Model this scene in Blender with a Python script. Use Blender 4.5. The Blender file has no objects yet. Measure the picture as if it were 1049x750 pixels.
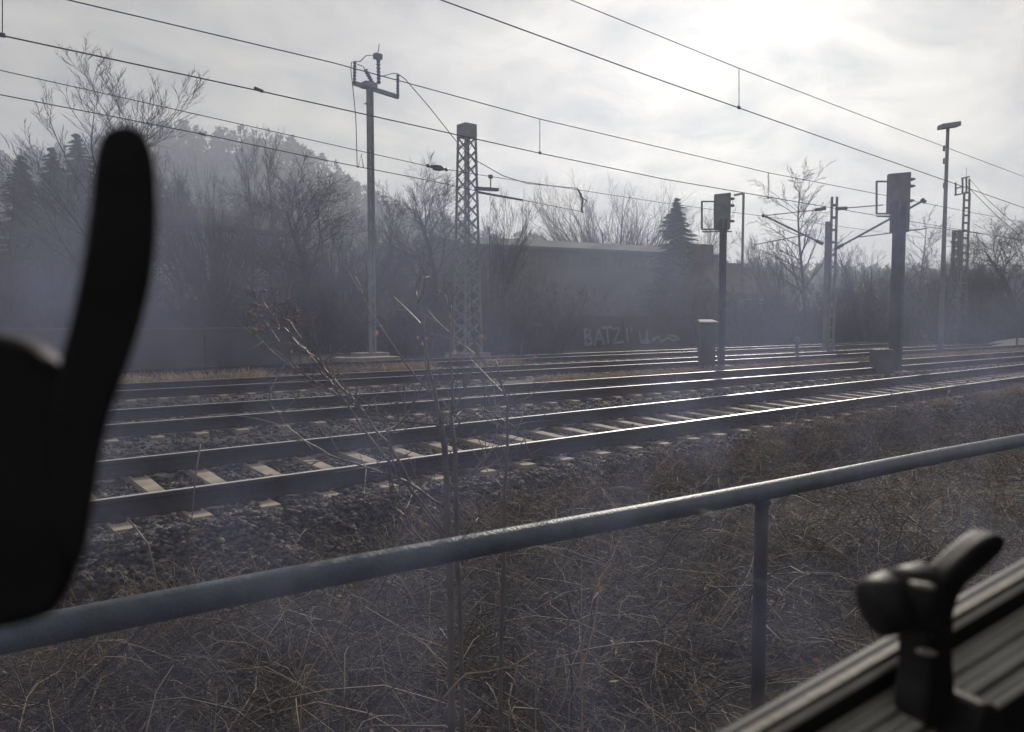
import bpy, bmesh, math, random
import numpy as np
from mathutils import Vector, Matrix

# ------------------------------------------------------------------ camera
scene = bpy.context.scene
col = scene.collection
F, XV, YV, H = 790.0, 1455.0, 326.0, 1.4          # focal length (px of a 1049 px wide frame), horizon, eye height over rail head
A = math.atan((XV - 524.5) / F)                    # angle between view and track direction (+X)
P = math.atan((375 - YV) / F)                      # slight downward pitch
FW = np.array([math.cos(A) * math.cos(P), math.sin(A) * math.cos(P), -math.sin(P)])
RT = np.array([math.sin(A), -math.cos(A), 0.0])
UP = np.cross(RT, FW)
EYE = np.array([0.0, 0.0, H])
cam_d = bpy.data.cameras.new('camera')
cam = bpy.data.objects.new('camera', cam_d)
col.objects.link(cam)
cam.matrix_world = Matrix(((RT[0], UP[0], -FW[0], 0), (RT[1], UP[1], -FW[1], 0), (RT[2], UP[2], -FW[2], H), (0, 0, 0, 1)))
cam_d.sensor_width = 36.0
cam_d.lens = F / 1049.0 * 36.0
cam_d.clip_start = 0.01
cam_d.clip_end = 6000
cam_d.dof.use_dof = True
cam_d.dof.focus_distance = 11.0
cam_d.dof.aperture_fstop = 8.5
scene.camera = cam

# ------------------------------------------------------------------ sky and sun
SUN_PX = (752, -30)
sd = FW + RT * (SUN_PX[0] - 524.5) / F - UP * (SUN_PX[1] - 375) / F
sd = sd / np.linalg.norm(sd)
SUN_EL = math.asin(sd[2]); SUN_AZ = math.atan2(sd[0], sd[1])
world = bpy.data.worlds.new('World'); scene.world = world; world.use_nodes = True
nt = world.node_tree; nt.nodes.clear()
N = lambda t, **k: _node(nt, t, **k)
def _node(tree, t, **k):
    n = tree.nodes.new(t)
    for a, b in k.items():
        setattr(n, a, b)
    return n
out = N('ShaderNodeOutputWorld'); bg = N('ShaderNodeBackground')
sky = N('ShaderNodeTexSky', sky_type='NISHITA', sun_disc=False, sun_elevation=SUN_EL, sun_rotation=SUN_AZ,
        dust_density=2.0, air_density=1.0, ozone_density=1.0, altitude=150)
hs = N('ShaderNodeHueSaturation'); hs.inputs['Saturation'].default_value = 0.05
nt.links.new(sky.outputs[0], hs.inputs['Color'])
# cloud layer: flat sheet seen in perspective, thin and thick places
tc = N('ShaderNodeTexCoord'); sx = N('ShaderNodeSeparateXYZ'); nt.links.new(tc.outputs['Generated'], sx.inputs[0])
zz = N('ShaderNodeMath', operation='MAXIMUM'); nt.links.new(sx.outputs[2], zz.inputs[0]); zz.inputs[1].default_value = 0.02
za = N('ShaderNodeMath', operation='ADD'); nt.links.new(zz.outputs[0], za.inputs[0]); za.inputs[1].default_value = 0.22
dx = N('ShaderNodeMath', operation='DIVIDE'); nt.links.new(sx.outputs[0], dx.inputs[0]); nt.links.new(za.outputs[0], dx.inputs[1])
dy = N('ShaderNodeMath', operation='DIVIDE'); nt.links.new(sx.outputs[1], dy.inputs[0]); nt.links.new(za.outputs[0], dy.inputs[1])
cb = N('ShaderNodeCombineXYZ'); nt.links.new(dx.outputs[0], cb.inputs[0]); nt.links.new(dy.outputs[0], cb.inputs[1])
n1 = N('ShaderNodeTexNoise'); n1.inputs['Scale'].default_value = 3.2; n1.inputs['Detail'].default_value = 8; n1.inputs['Roughness'].default_value = 0.62; n1.inputs['Distortion'].default_value = 0.5
nt.links.new(cb.outputs[0], n1.inputs['Vector'])
mr = N('ShaderNodeMapRange'); mr.inputs[1].default_value = 0.32; mr.inputs[2].default_value = 0.7; mr.inputs[3].default_value = 1.10; mr.inputs[4].default_value = 1.92
nt.links.new(n1.outputs[0], mr.inputs[0])
mul = N('ShaderNodeMix', data_type='RGBA', blend_type='MULTIPLY'); mul.inputs[0].default_value = 1.0
gm = N('ShaderNodeGamma'); gm.inputs[1].default_value = 0.5; nt.links.new(hs.outputs[0], gm.inputs[0])   # cloud cover evens out the clear-sky range
nt.links.new(gm.outputs[0], mul.inputs[6]); nt.links.new(mr.outputs[0], mul.inputs[7])
# thinner cloud lets a little blue through
tint = N('ShaderNodeMix', data_type='RGBA', blend_type='MULTIPLY'); tint.inputs[7].default_value = (0.93, 0.97, 1.03, 1)
mr2 = N('ShaderNodeMapRange'); mr2.inputs[1].default_value = 0.55; mr2.inputs[2].default_value = 0.36; nt.links.new(n1.outputs[0], mr2.inputs[0])
warm = N('ShaderNodeMix', data_type='RGBA', blend_type='MULTIPLY'); warm.inputs[0].default_value = 1.0; warm.inputs[7].default_value = (1.03, 1.0, 0.95, 1); nt.links.new(mul.outputs[2], warm.inputs[6])
nt.links.new(mr2.outputs[0], tint.inputs[0]); nt.links.new(warm.outputs[2], tint.inputs[6])
nt.links.new(tint.outputs[2], bg.inputs[0]); bg.inputs[1].default_value = 0.14
nt.links.new(bg.outputs[0], out.inputs[0])
sun_d = bpy.data.lights.new('sun', 'SUN'); sun_d.energy = 4.0; sun_d.angle = math.radians(1.2); sun_d.color = (1.0, 0.95, 0.87)
sun = bpy.data.objects.new('sun', sun_d); col.objects.link(sun)
sun.rotation_euler = Vector(tuple(sd)).to_track_quat('Z', 'Y').to_euler()
vs = scene.view_settings
vs.view_transform = 'Standard'; vs.look = 'None'; vs.gamma = 1.0; vs.exposure = 0.5; vs.use_curve_mapping = False
scene.cycles.max_bounces = 6; scene.cycles.diffuse_bounces = 2; scene.cycles.glossy_bounces = 3
scene.cycles.transparent_max_bounces = 12; scene.cycles.volume_bounces = 0
scene.cycles.use_denoising = True

# ------------------------------------------------------------------ placing helpers
def ray(x, y): return FW + RT * (x - 524.5) / F - UP * (y - 375) / F
def at(x, y, Z): return EYE + ray(x, y) * Z                       # by depth
def ground(x, y, z): r = ray(x, y); return EYE + r * ((z - H) / r[2])
def onY(x, y, Y): r = ray(x, y); return EYE + r * (Y / r[1])
def onX(x, y, X): r = ray(x, y); return EYE + r * (X / r[0])
rnd = random.Random(7)
rng = np.random.default_rng(11)

# ------------------------------------------------------------------ materials
MATS = {}
def lk(t, a, b): t.links.new(a, b)
def mat(name, color, rough=0.7, metal=0.0, var=0.25, scale=6.0, bump=0.0, bscale=40.0, color2=None, spec=0.4, trans=0.0, island=0.0, detail=6.0):
    """Principled base, colour broken up by noise (and per mesh island), optional fine relief."""
    m = bpy.data.materials.new(name); m.use_nodes = True; t = m.node_tree
    b = t.nodes['Principled BSDF']; o = t.nodes['Material Output']
    tc = _node(t, 'ShaderNodeTexCoord')
    no = _node(t, 'ShaderNodeTexNoise'); no.inputs['Scale'].default_value = scale; no.inputs['Detail'].default_value = detail
    lk(t, tc.outputs['Object'], no.inputs['Vector'])
    c2 = color2 if color2 else tuple(c * (1 - var) for c in color)
    c1 = color if color2 else tuple(min(1, c * (1 + var)) for c in color)
    rp = _node(t, 'ShaderNodeMapRange'); rp.inputs[1].default_value = 0.35; rp.inputs[2].default_value = 0.65
    lk(t, no.outputs[0], rp.inputs[0])
    mx = _node(t, 'ShaderNodeMix', data_type='RGBA'); mx.inputs[6].default_value = (*c1, 1); mx.inputs[7].default_value = (*c2, 1)
    lk(t, rp.outputs[0], mx.inputs[0]); last = mx.outputs[2]
    if island > 0:
        g = _node(t, 'ShaderNodeNewGeometry')
        mr = _node(t, 'ShaderNodeMapRange'); mr.inputs[3].default_value = 1 - island; mr.inputs[4].default_value = 1 + island
        lk(t, g.outputs['Random Per Island'], mr.inputs[0])
        mm = _node(t, 'ShaderNodeMix', data_type='RGBA', blend_type='MULTIPLY'); mm.inputs[0].default_value = 1
        lk(t, last, mm.inputs[6]); lk(t, mr.outputs[0], mm.inputs[7]); last = mm.outputs[2]
    lk(t, last, b.inputs['Base Color'])
    b.inputs['Roughness'].default_value = rough; b.inputs['Metallic'].default_value = metal; b.inputs['Specular IOR Level'].default_value = spec
    if bump > 0:
        nb = _node(t, 'ShaderNodeTexNoise'); nb.inputs['Scale'].default_value = bscale; nb.inputs['Detail'].default_value = 5
        lk(t, tc.outputs['Object'], nb.inputs['Vector'])
        bp = _node(t, 'ShaderNodeBump'); bp.inputs['Strength'].default_value = bump; bp.inputs['Distance'].default_value = 0.02
        lk(t, nb.outputs[0], bp.inputs['Height']); lk(t, bp.outputs[0], b.inputs['Normal'])
    if trans > 0:
        tr = _node(t, 'ShaderNodeBsdfTranslucent'); lk(t, last, tr.inputs[0])
        ms = _node(t, 'ShaderNodeMixShader'); ms.inputs[0].default_value = trans
        lk(t, b.outputs[0], ms.inputs[1]); lk(t, tr.outputs[0], ms.inputs[2]); lk(t, ms.outputs[0], o.inputs[0])
    MATS[name] = m
    return m
mat('soil', (0.035, 0.029, 0.023), 0.95, var=0.4, scale=3, bump=0.6, bscale=30)
mat('ballast', (0.075, 0.070, 0.068), 0.9, color2=(0.04, 0.036, 0.034), scale=18, bump=0.9, bscale=45)
mat('stone', (0.095, 0.092, 0.093), 0.85, color2=(0.075, 0.060, 0.050), scale=5, island=0.6, spec=0.25)
mat('rail_side', (0.035, 0.026, 0.022), 0.8, var=0.35, scale=14, bump=0.2)
mat('rail_head', (0.62, 0.61, 0.60), 0.5, metal=1.0, var=0.12, scale=30)
mat('concrete', (0.30, 0.27, 0.23), 0.85, color2=(0.20, 0.175, 0.15), scale=7, bump=0.25, bscale=60)
mat('sleeper', (0.40, 0.345, 0.275), 0.85, color2=(0.25, 0.21, 0.165), scale=5, bump=0.25, bscale=60)
mat('steel_grey', (0.16, 0.17, 0.18), 0.6, var=0.25, scale=4)
mat('mast_steel', (0.22, 0.24, 0.25), 0.6, color2=(0.16, 0.17, 0.175), scale=3)
mat('signal_dark', (0.13, 0.125, 0.13), 0.7, var=0.3, scale=3)
mat('signal_pale', (0.20, 0.22, 0.24), 0.65, var=0.2, scale=3)
mat('signal_brown', (0.17, 0.15, 0.145), 0.7, var=0.2, scale=3)
mat('signal_post', (0.075, 0.08, 0.085), 0.7, var=0.25, scale=4)
mat('wire', (0.03, 0.028, 0.027), 0.6, var=0.2)
mat('insulator', (0.045, 0.035, 0.032), 0.4, var=0.2)
mat('cabinet', (0.11, 0.115, 0.12), 0.65, color2=(0.08, 0.08, 0.085), scale=3)
mat('handrail', (0.08, 0.107, 0.13), 0.5, color2=(0.05, 0.064, 0.075), scale=22, bump=0.22, bscale=110, spec=0.5)
mat('post_steel', (0.03, 0.033, 0.037), 0.85, color2=(0.045, 0.036, 0.03), scale=14, bump=0.2, bscale=60)
mat('bark', (0.17, 0.145, 0.125), 0.5, var=0.35, scale=8)
mat('twig', (0.18, 0.15, 0.12), 0.5, var=0.35, scale=4, island=0.35)
mat('tree_bark', (0.05, 0.043, 0.04), 0.9, var=0.3, scale=2)
mat('birch_bark', (0.12, 0.11, 0.1), 0.85, var=0.4, scale=2)
mat('bramble', (0.045, 0.033, 0.027), 0.7, color2=(0.10, 0.072, 0.042), scale=0.9, island=0.75)
mat('straw', (0.50, 0.39, 0.25), 0.65, var=0.3, scale=5, island=0.5, trans=0.35)
mat('gold_grass', (0.50, 0.41, 0.27), 0.7, var=0.3, scale=5, island=0.45, trans=0.45)
mat('dead_leaf', (0.16, 0.09, 0.045), 0.7, var=0.4, scale=9, island=0.6, trans=0.3)
mat('orange_leaf', (0.36, 0.20, 0.11), 0.6, var=0.45, scale=120, trans=0.5)
mat('pale_leaf', (0.30, 0.26, 0.13), 0.7, var=0.4, scale=9, island=0.6, trans=0.35)
mat('seed_head', (0.30, 0.24, 0.20), 0.7, var=0.3, scale=30, trans=0.3)
mat('pine', (0.028, 0.042, 0.026), 0.85, var=0.4, scale=2, island=0.35)
mat('scrub', (0.05, 0.042, 0.042), 0.9, var=0.35, scale=1, island=0.4)
mat('hill_ground', (0.075, 0.07, 0.055), 0.95, var=0.35, scale=0.05)
mat('hill_wood', (0.06, 0.058, 0.05), 0.95, var=0.35, scale=0.08, island=0.45)
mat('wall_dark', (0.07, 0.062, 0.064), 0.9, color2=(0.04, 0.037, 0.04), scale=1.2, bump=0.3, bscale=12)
mat('graffiti', (0.24, 0.25, 0.27), 0.7, var=0.25, scale=5)
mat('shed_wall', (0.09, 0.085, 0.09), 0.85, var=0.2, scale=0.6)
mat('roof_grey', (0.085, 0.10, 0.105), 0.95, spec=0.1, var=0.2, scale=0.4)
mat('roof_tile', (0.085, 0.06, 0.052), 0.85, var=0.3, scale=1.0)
mat('render_pale', (0.42, 0.41, 0.39), 0.85, var=0.15, scale=0.7)
mat('window_glass', (0.05, 0.06, 0.07), 0.1, var=0.1)
mat('black_plastic', (0.03, 0.026, 0.027), 0.55, spec=0.3, var=0.2, scale=60, bump=0.08, bscale=500)
mat('frame_strip_outer', (0.20, 0.185, 0.155), 0.6, var=0.25, scale=60, bump=0.1, bscale=300)  # outer treads darkened, inner ones paler: their uneven light is balanced in the colour
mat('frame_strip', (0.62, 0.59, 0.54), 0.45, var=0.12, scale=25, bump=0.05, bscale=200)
mat('rubber', (0.012, 0.012, 0.012), 0.6, var=0.2, scale=50)
mat('van_panel', (0.10, 0.10, 0.10), 0.8, var=0.1, scale=3)
mat('bright_metal', (0.9, 0.86, 0.8), 0.22, metal=1.0, var=0.05)
mat('lamp_metal', (0.25, 0.26, 0.27), 0.5, var=0.15)

def pane_material():
    m = bpy.data.materials.new('dusty_pane'); m.use_nodes = True; t = m.node_tree; t.nodes.clear()
    o = _node(t, 'ShaderNodeOutputMaterial'); tc = _node(t, 'ShaderNodeTexCoord')
    tr = _node(t, 'ShaderNodeBsdfTransparent'); tr.inputs[0].default_value = (0.965, 0.955, 0.94, 1)
    # dust film: soft smears, fine specks
    a = _node(t, 'ShaderNodeTexNoise'); a.inputs['Scale'].default_value = 16; a.inputs['Detail'].default_value = 4; a.inputs['Roughness'].default_value = 0.5
    b = _node(t, 'ShaderNodeTexNoise'); b.inputs['Scale'].default_value = 55; b.inputs['Detail'].default_value = 3
    mp = _node(t, 'ShaderNodeMapping'); mp.inputs['Scale'].default_value = (1, 1, 0.8)
    lk(t, tc.outputs['Object'], mp.inputs[0]); lk(t, mp.outputs[0], b.inputs['Vector']); lk(t, tc.outputs['Object'], a.inputs['Vector'])
    ra = _node(t, 'ShaderNodeMapRange'); ra.inputs[1].default_value = 0.40; ra.inputs[2].default_value = 0.64; ra.inputs[3].default_value = 0.022; ra.inputs[4].default_value = 0.070
    rb = _node(t, 'ShaderNodeMapRange'); rb.inputs[1].default_value = 0.45; rb.inputs[2].default_value = 0.75; rb.inputs[3].default_value = 0.0; rb.inputs[4].default_value = 0.012
    lk(t, a.outputs[0], ra.inputs[0]); lk(t, b.outputs[0], rb.inputs[0])
    ad = _node(t, 'ShaderNodeMath', operation='ADD'); lk(t, ra.outputs[0], ad.inputs[0]); lk(t, rb.outputs[0], ad.inputs[1])
    # the film is thinner over the lower part of the pane, below an uneven line
    sz_ = _node(t, 'ShaderNodeSeparateXYZ'); lk(t, tc.outputs['Object'], sz_.inputs[0])
    wob = _node(t, 'ShaderNodeMath', operation='MULTIPLY_ADD'); lk(t, a.outputs[0], wob.inputs[0]); wob.inputs[1].default_value = 0.05; lk(t, sz_.outputs[2], wob.inputs[2])
    zfade = _node(t, 'ShaderNodeMapRange', interpolation_type='SMOOTHSTEP'); zfade.inputs[1].default_value = 1.345; zfade.inputs[2].default_value = 1.425; zfade.inputs[3].default_value = 0.38; zfade.inputs[4].default_value = 1.0
    lk(t, wob.outputs[0], zfade.inputs[0])
    ad0 = ad; ad = _node(t, 'ShaderNodeMath', operation='MULTIPLY'); lk(t, ad0.outputs[0], ad.inputs[0]); lk(t, zfade.outputs[0], ad.inputs[1])
    tl = _node(t, 'ShaderNodeBsdfTranslucent'); tl.inputs[0].default_value = (0.56, 0.61, 0.96, 1)
    m1 = _node(t, 'ShaderNodeMixShader'); lk(t, ad.outputs[0], m1.inputs[0]); lk(t, tr.outputs[0], m1.inputs[1]); lk(t, tl.outputs[0], m1.inputs[2])
    gl = _node(t, 'ShaderNodeBsdfGlossy'); gl.inputs['Roughness'].default_value = 0.03
    lw = _node(t, 'ShaderNodeLayerWeight'); pw = _node(t, 'ShaderNodeMath', operation='POWER'); lk(t, lw.outputs['Facing'], pw.inputs[0]); pw.inputs[1].default_value = 5.0; lw.inputs[0].default_value = 0.5
    fr = _node(t, 'ShaderNodeMath', operation='MULTIPLY_ADD'); lk(t, pw.outputs[0], fr.inputs[0]); fr.inputs[1].default_value = 0.9; fr.inputs[2].default_value = 0.11
    m2 = _node(t, 'ShaderNodeMixShader'); lk(t, fr.outputs[0], m2.inputs[0]); lk(t, m1.outputs[0], m2.inputs[1]); lk(t, gl.outputs[0], m2.inputs[2])
    lk(t, m2.outputs[0], o.inputs[0]); MATS['dusty_pane'] = m
pane_material()

# ------------------------------------------------------------------ mesh builders
class MB:
    def __init__(s): s.v = []; s.f = []
    def add(s, vs, fs):
        n = len(s.v); s.v.extend([tuple(map(float, v)) for v in vs]); s.f.extend([tuple(i + n for i in f) for f in fs]); return s
    def obox(s, c, ax, ay, az):                    # centre and three half-axis vectors
        c, ax, ay, az = (np.array(q, float) for q in (c, ax, ay, az))
        vs = [c + i * ax + j * ay + k * az for i in (-1, 1) for j in (-1, 1) for k in (-1, 1)]
        return s.add(vs, [(0, 1, 3, 2), (4, 6, 7, 5), (0, 4, 5, 1), (2, 3, 7, 6), (0, 2, 6, 4), (1, 5, 7, 3)])
    def box(s, x0, x1, y0, y1, z0, z1):
        return s.obox(((x0 + x1) / 2, (y0 + y1) / 2, (z0 + z1) / 2), ((x1 - x0) / 2, 0, 0), (0, (y1 - y0) / 2, 0), (0, 0, (z1 - z0) / 2))
    def bar(s, a, b, w, h=None, upv=(0, 0, 1)):
        a, b = np.array(a, float), np.array(b, float); d = b - a; L = np.linalg.norm(d); d = d / L; h = h or w
        u = np.array(upv, float)
        if abs(d @ u) > 0.97: u = np.array((1.0, 0, 0))
        sd_ = np.cross(d, u); sd_ /= np.linalg.norm(sd_); u = np.cross(sd_, d)
        return s.obox((a + b) / 2, d * L / 2, sd_ * w / 2, u * h / 2)
    def tube(s, pts, r, sides=6, cap=True):
        pts = [np.array(p, float) for p in pts]; n = len(pts)
        rr = list(r) if hasattr(r, '__len__') else [r] * n
        ref = np.array((0.31, 0.17, 0.93)); vs = []; fs = []
        for i, p in enumerate(pts):
            d = pts[min(i + 1, n - 1)] - pts[max(i - 1, 0)]; d = d / (np.linalg.norm(d) + 1e-9)
            q = ref if abs(d @ ref) < 0.95 else np.array((1.0, 0, 0))
            u = np.cross(d, q); u /= np.linalg.norm(u); w = np.cross(d, u)
            for k in range(sides):
                t = 2 * math.pi * k / sides; vs.append(p + rr[i] * (u * math.cos(t) + w * math.sin(t)))
        for i in range(n - 1):
            for k in range(sides):
                k2 = (k + 1) % sides; fs.append((i * sides + k, i * sides + k2, (i + 1) * sides + k2, (i + 1) * sides + k))
        if cap:
            fs.append(tuple(range(sides))[::-1]); fs.append(tuple((n - 1) * sides + k for k in range(sides)))
        return s.add(vs, fs)
    def prism(s, poly, ext):                       # polygon of 3-D points extruded by a vector
        n = len(poly); e = np.array(ext, float); poly = [np.array(p, float) for p in poly]
        vs = poly + [p + e for p in poly]
        fs = [tuple(range(n))[::-1], tuple(range(n, 2 * n))] + [(i, (i + 1) % n, n + (i + 1) % n, n + i) for i in range(n)]
        return s.add(vs, fs)
    def mesh(s, name):
        me = bpy.data.meshes.new(name); me.from_pydata(s.v, [], s.f); me.update(); return me
    def build(s, name, m, parent=None, smooth=False, bevel=0.0):
        return link(name, s.mesh(name), m, parent, smooth, bevel)

def link(name, me, m, parent=None, smooth=False, bevel=0.0):
    if m and not me.materials: me.materials.append(MATS[m])
    o = bpy.data.objects.new(name, me); col.objects.link(o)
    if bevel > 0:
        bv = o.modifiers.new('bevel', 'BEVEL'); bv.width = bevel; bv.segments = 3; bv.limit_method = 'ANGLE'
    if smooth:
        me.polygons.foreach_set('use_smooth', [True] * len(me.polygons))
    if parent:
        o.parent = parent; o.matrix_parent_inverse = Matrix.Translation(-Vector(parent.location)) if parent.type == 'EMPTY' else Matrix()
        if parent.type == 'MESH' and parent.parent: pass
    return o
def empty(name, loc=(0, 0, 0)):
    o = bpy.data.objects.new(name, None); o.location = tuple(map(float, loc)); o.empty_display_size = 0.2; col.objects.link(o); return o
def tag(o, label=None, cat=None, group=None, kind=None):
    if label: o['label'] = label
    if cat: o['category'] = cat
    if group: o['group'] = group
    if kind: o['kind'] = kind
    return o
def thing(name, label, cat, loc=(0, 0, 0), group=None): return tag(empty(name, loc), label, cat, group)

def np_mesh(name, V, Fq):                          # bulk quads/tris from numpy
    me = bpy.data.meshes.new(name); V = np.asarray(V, np.float32); Fq = np.asarray(Fq, np.int32)
    k = Fq.shape[1]
    me.vertices.add(len(V)); me.vertices.foreach_set('co', V.ravel())
    me.loops.add(Fq.size); me.loops.foreach_set('vertex_index', Fq.ravel())
    me.polygons.add(len(Fq)); me.polygons.foreach_set('loop_start', np.arange(0, Fq.size, k, dtype=np.int32))
    me.update(calc_edges=True); return me
def np_tubes(paths, radii, sides=3):
    """paths (n,s,3), radii (n,s): many thin tubes at once -> verts, quads"""
    paths = np.asarray(paths, float); radii = np.asarray(radii, float); n, s, _ = paths.shape
    d = np.empty_like(paths); d[:, 1:-1] = paths[:, 2:] - paths[:, :-2]; d[:, 0] = paths[:, 1] - paths[:, 0]; d[:, -1] = paths[:, -1] - paths[:, -2]
    d /= np.linalg.norm(d, axis=2, keepdims=True) + 1e-9
    ref = np.zeros_like(d); ref[..., 0] = 0.37; ref[..., 1] = 0.61; ref[..., 2] = 0.7
    bad = np.abs((d * ref).sum(2)) > 0.96; ref[bad] = (1, 0, 0)
    u = np.cross(d, ref); u /= np.linalg.norm(u, axis=2, keepdims=True) + 1e-9; w = np.cross(d, u)
    th = np.arange(sides) * 2 * np.pi / sides
    V = paths[:, :, None] + radii[:, :, None, None] * (u[:, :, None] * np.cos(th)[:, None] + w[:, :, None] * np.sin(th)[:, None])
    idx = np.arange(n * s * sides).reshape(n, s, sides); a = idx[:, :-1]; b = idx[:, 1:]
    Fq = np.stack([a, np.roll(a, -1, 2), np.roll(b, -1, 2), b], -1).reshape(-1, 4)
    return V.reshape(-1, 3), Fq
def join_np(lst):
    Vs, Fs, o = [], [], 0
    for V, Fq in lst: Vs.append(V); Fs.append(Fq + o); o += len(V)
    return np.concatenate(Vs), np.concatenate(Fs)
def vnoise(x, y, seed=0):                          # smooth value noise on arrays
    xi = np.floor(x).astype(int); yi = np.floor(y).astype(int); fx = x - xi; fy = y - yi
    def h(a, b):
        q = (a * 374761393 + b * 668265263 + seed * 974711) & 0x7fffffff
        q = ((q ^ (q >> 13)) * 1274126177) & 0x7fffffff
        return ((q ^ (q >> 16)) & 0xffff) / 65535.0
    fx = fx * fx * (3 - 2 * fx); fy = fy * fy * (3 - 2 * fy)
    return (h(xi, yi) * (1 - fx) + h(xi + 1, yi) * fx) * (1 - fy) + (h(xi, yi + 1) * (1 - fx) + h(xi + 1, yi + 1) * fx) * fy

# ------------------------------------------------------------------ terrain
GY = [-400, 0, 2.5, 3.6, 4.8, 5.4, 20.0, 21.5, 26, 32, 45, 70, 120, 260, 900]
GZ = [-0.5, -0.42, -0.38, -0.46, -0.55, -0.62, -0.62, -0.42, -0.3, -0.15, 0.5, 1.5, 3, 6, 12]
def zg(x, y):
    x = np.asarray(x, float); y = np.asarray(y, float)
    b = np.interp(y, GY, GZ)
    return b + 0.07 * (vnoise(x * 0.9, y * 0.9, 3) - 0.5) + 0.05 * (vnoise(x * 3.1, y * 3.1, 5) - 0.5)
def grid_mesh(name, xs, ys, zf):
    X, Y = np.meshgrid(xs, ys, indexing='ij'); Z = zf(X, Y)
    V = np.stack([X, Y, Z], -1).reshape(-1, 3); nx, ny = len(xs), len(ys)
    i = np.arange(nx * ny).reshape(nx, ny)
    return np_mesh(name, V, np.stack([i[:-1, :-1], i[1:, :-1], i[1:, 1:], i[:-1, 1:]], -1).reshape(-1, 4))
xs = np.concatenate([np.linspace(-500, -20, 12), np.arange(-18, 60, 0.5), np.linspace(62, 160, 25), np.linspace(180, 1200, 14)])
ys = np.concatenate([np.linspace(-300, -8, 8), np.arange(-6, 5, 0.25), np.arange(5, 40, 0.7), np.linspace(42, 160, 24), np.linspace(180, 800, 12)])
tag(link('ground', grid_mesh('ground', xs, ys, zg), 'soil', smooth=True), kind='structure')

# tracks: centre line y = c + k x
HG = 0.89
TR = [(7.46, -0.021), (12.15, -0.058), (17.35, -0.062), (21.9, -0.045)]
def ty(i, x): return TR[i][0] + TR[i][1] * x
def zball(x, y):
    c1 = ty(0, x); last = 20.4 + -0.05 * x
    edge0 = c1 - HG - 0.62
    z = np.full_like(x, -0.213, dtype=float)
    z = np.where(y < edge0, -0.213 - (edge0 - y) * 0.5, z)
    z = np.where(y > last, -0.213 - (y - last) * 0.5, z)
    for i in range(4): z = z - 0.022 * (np.abs(y - ty(i, x)) < HG - 0.1)
    for i in range(3):                             # hollows between the beds
        m = (ty(i, x) + ty(i + 1, x)) / 2
        z = z - 0.07 * np.exp(-((y - m) / 0.55) ** 2)
    z = z + 0.045 * (vnoise(x * 11, y * 11, 1) - 0.5) + 0.035 * (vnoise(x * 24, y * 24, 2) - 0.5) + 0.05 * (vnoise(x * 1.3, y * 1.3, 8) - 0.5)
    return z
xs = np.concatenate([np.arange(-6, 0.4, 0.3), np.arange(0.4, 16, 0.06), np.arange(16, 40, 0.18), np.arange(40, 200, 2.0)])
ys = np.concatenate([np.arange(4.6, 10, 0.06), np.arange(10, 21.4, 0.1)])
tag(link('ballast_bed', grid_mesh('ballast_bed', xs, ys, zball), 'ballast', smooth=False), kind='structure')

# loose stones
def stones(n, x0, x1, y0, y1, smin, smax, spacing, seed):
    r = np.random.default_rng(seed)
    x = r.uniform(x0, x1, n); y = r.uniform(y0, y1, n)
    ok = np.ones(n, bool)
    for i in range(3):
        c = ty(i, x); ph = ((x - SLP[i] + spacing / 2) % spacing) - spacing / 2
        ok &= ~((np.abs(y - c) < HG + 0.40) & (np.abs(ph) < 0.105))
        for s_ in (-1, 1): ok &= np.abs(y - c - s_ * HG) > 0.10
    ok &= y > np.minimum(ty(0, x) - HG - 0.62 - 1.0 + 0.5 * vnoise(x * 1.2, y * 0, 4), 5.4)
    x, y = x[ok], y[ok]; n = len(x); z = zball(x, y)
    base = np.array([(1, 0, 0), (0, 1, 0), (-1, 0, 0), (0, -1, 0), (0.1, 0.1, 0.8), (0, 0, -0.8), (0.75, 0.7, 0.35), (-0.7, -0.75, 0.3)])
    fc = np.array([(0, 6, 4), (6, 1, 4), (1, 2, 4), (2, 7, 4), (7, 3, 4), (3, 0, 4), (0, 1, 6), (2, 3, 7), (1, 0, 5), (2, 1, 5), (3, 2, 5), (0, 3, 5)])
    V = base[None] * (1 + r.uniform(-0.32, 0.32, (n, 8, 3)))
    V *= (r.uniform(smin, smax, n)[:, None] * r.uniform(0.6, 1.25, (n, 3)))[:, None] * np.array([1, 1, 0.8])
    a = r.uniform(0, 6.28, n); b = r.uniform(-0.6, 0.6, n)
    ca, sa, cb_, sb = np.cos(a)[:, None], np.sin(a)[:, None], np.cos(b)[:, None], np.sin(b)[:, None]
    X, Y, Z = V[..., 0], V[..., 1], V[..., 2]
    X, Z = X * cb_ - Z * sb, X * sb + Z * cb_
    X, Y = X * ca - Y * sa, X * sa + Y * ca
    V = np.stack([X + x[:, None], Y + y[:, None], Z + z[:, None] + 0.012], -1)
    return V.reshape(-1, 3), (fc[None] + 8 * np.arange(n)[:, None, None]).reshape(-1, 3)
SP = 0.568
SLP = [1.5, 1.35, 1.2, 1.0]
V, Fq = join_np([stones(14000, 0.3, 6.5, 4.8, 6.5, 0.018, 0.042, SP, 8), stones(5000, 6.5, 12, 4.9, 6.4, 0.02, 0.045, SP, 9), stones(21000, 0.3, 6.5, 4.5, 10.2, 0.017, 0.036, SP, 1), stones(9000, 6.5, 12, 4.5, 10.0, 0.02, 0.04, SP, 2),
                 stones(7000, 2.0, 12, 10, 15.5, 0.022, 0.042, SP, 3), stones(7000, 12, 24, 4.5, 10, 0.025, 0.045, SP, 5)])
tag(link('ballast_stones', np_mesh('ballast_stones', V, Fq), 'stone'), 'loose dark grey ballast stones between and beside the rails', 'gravel', kind='stuff')

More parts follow.
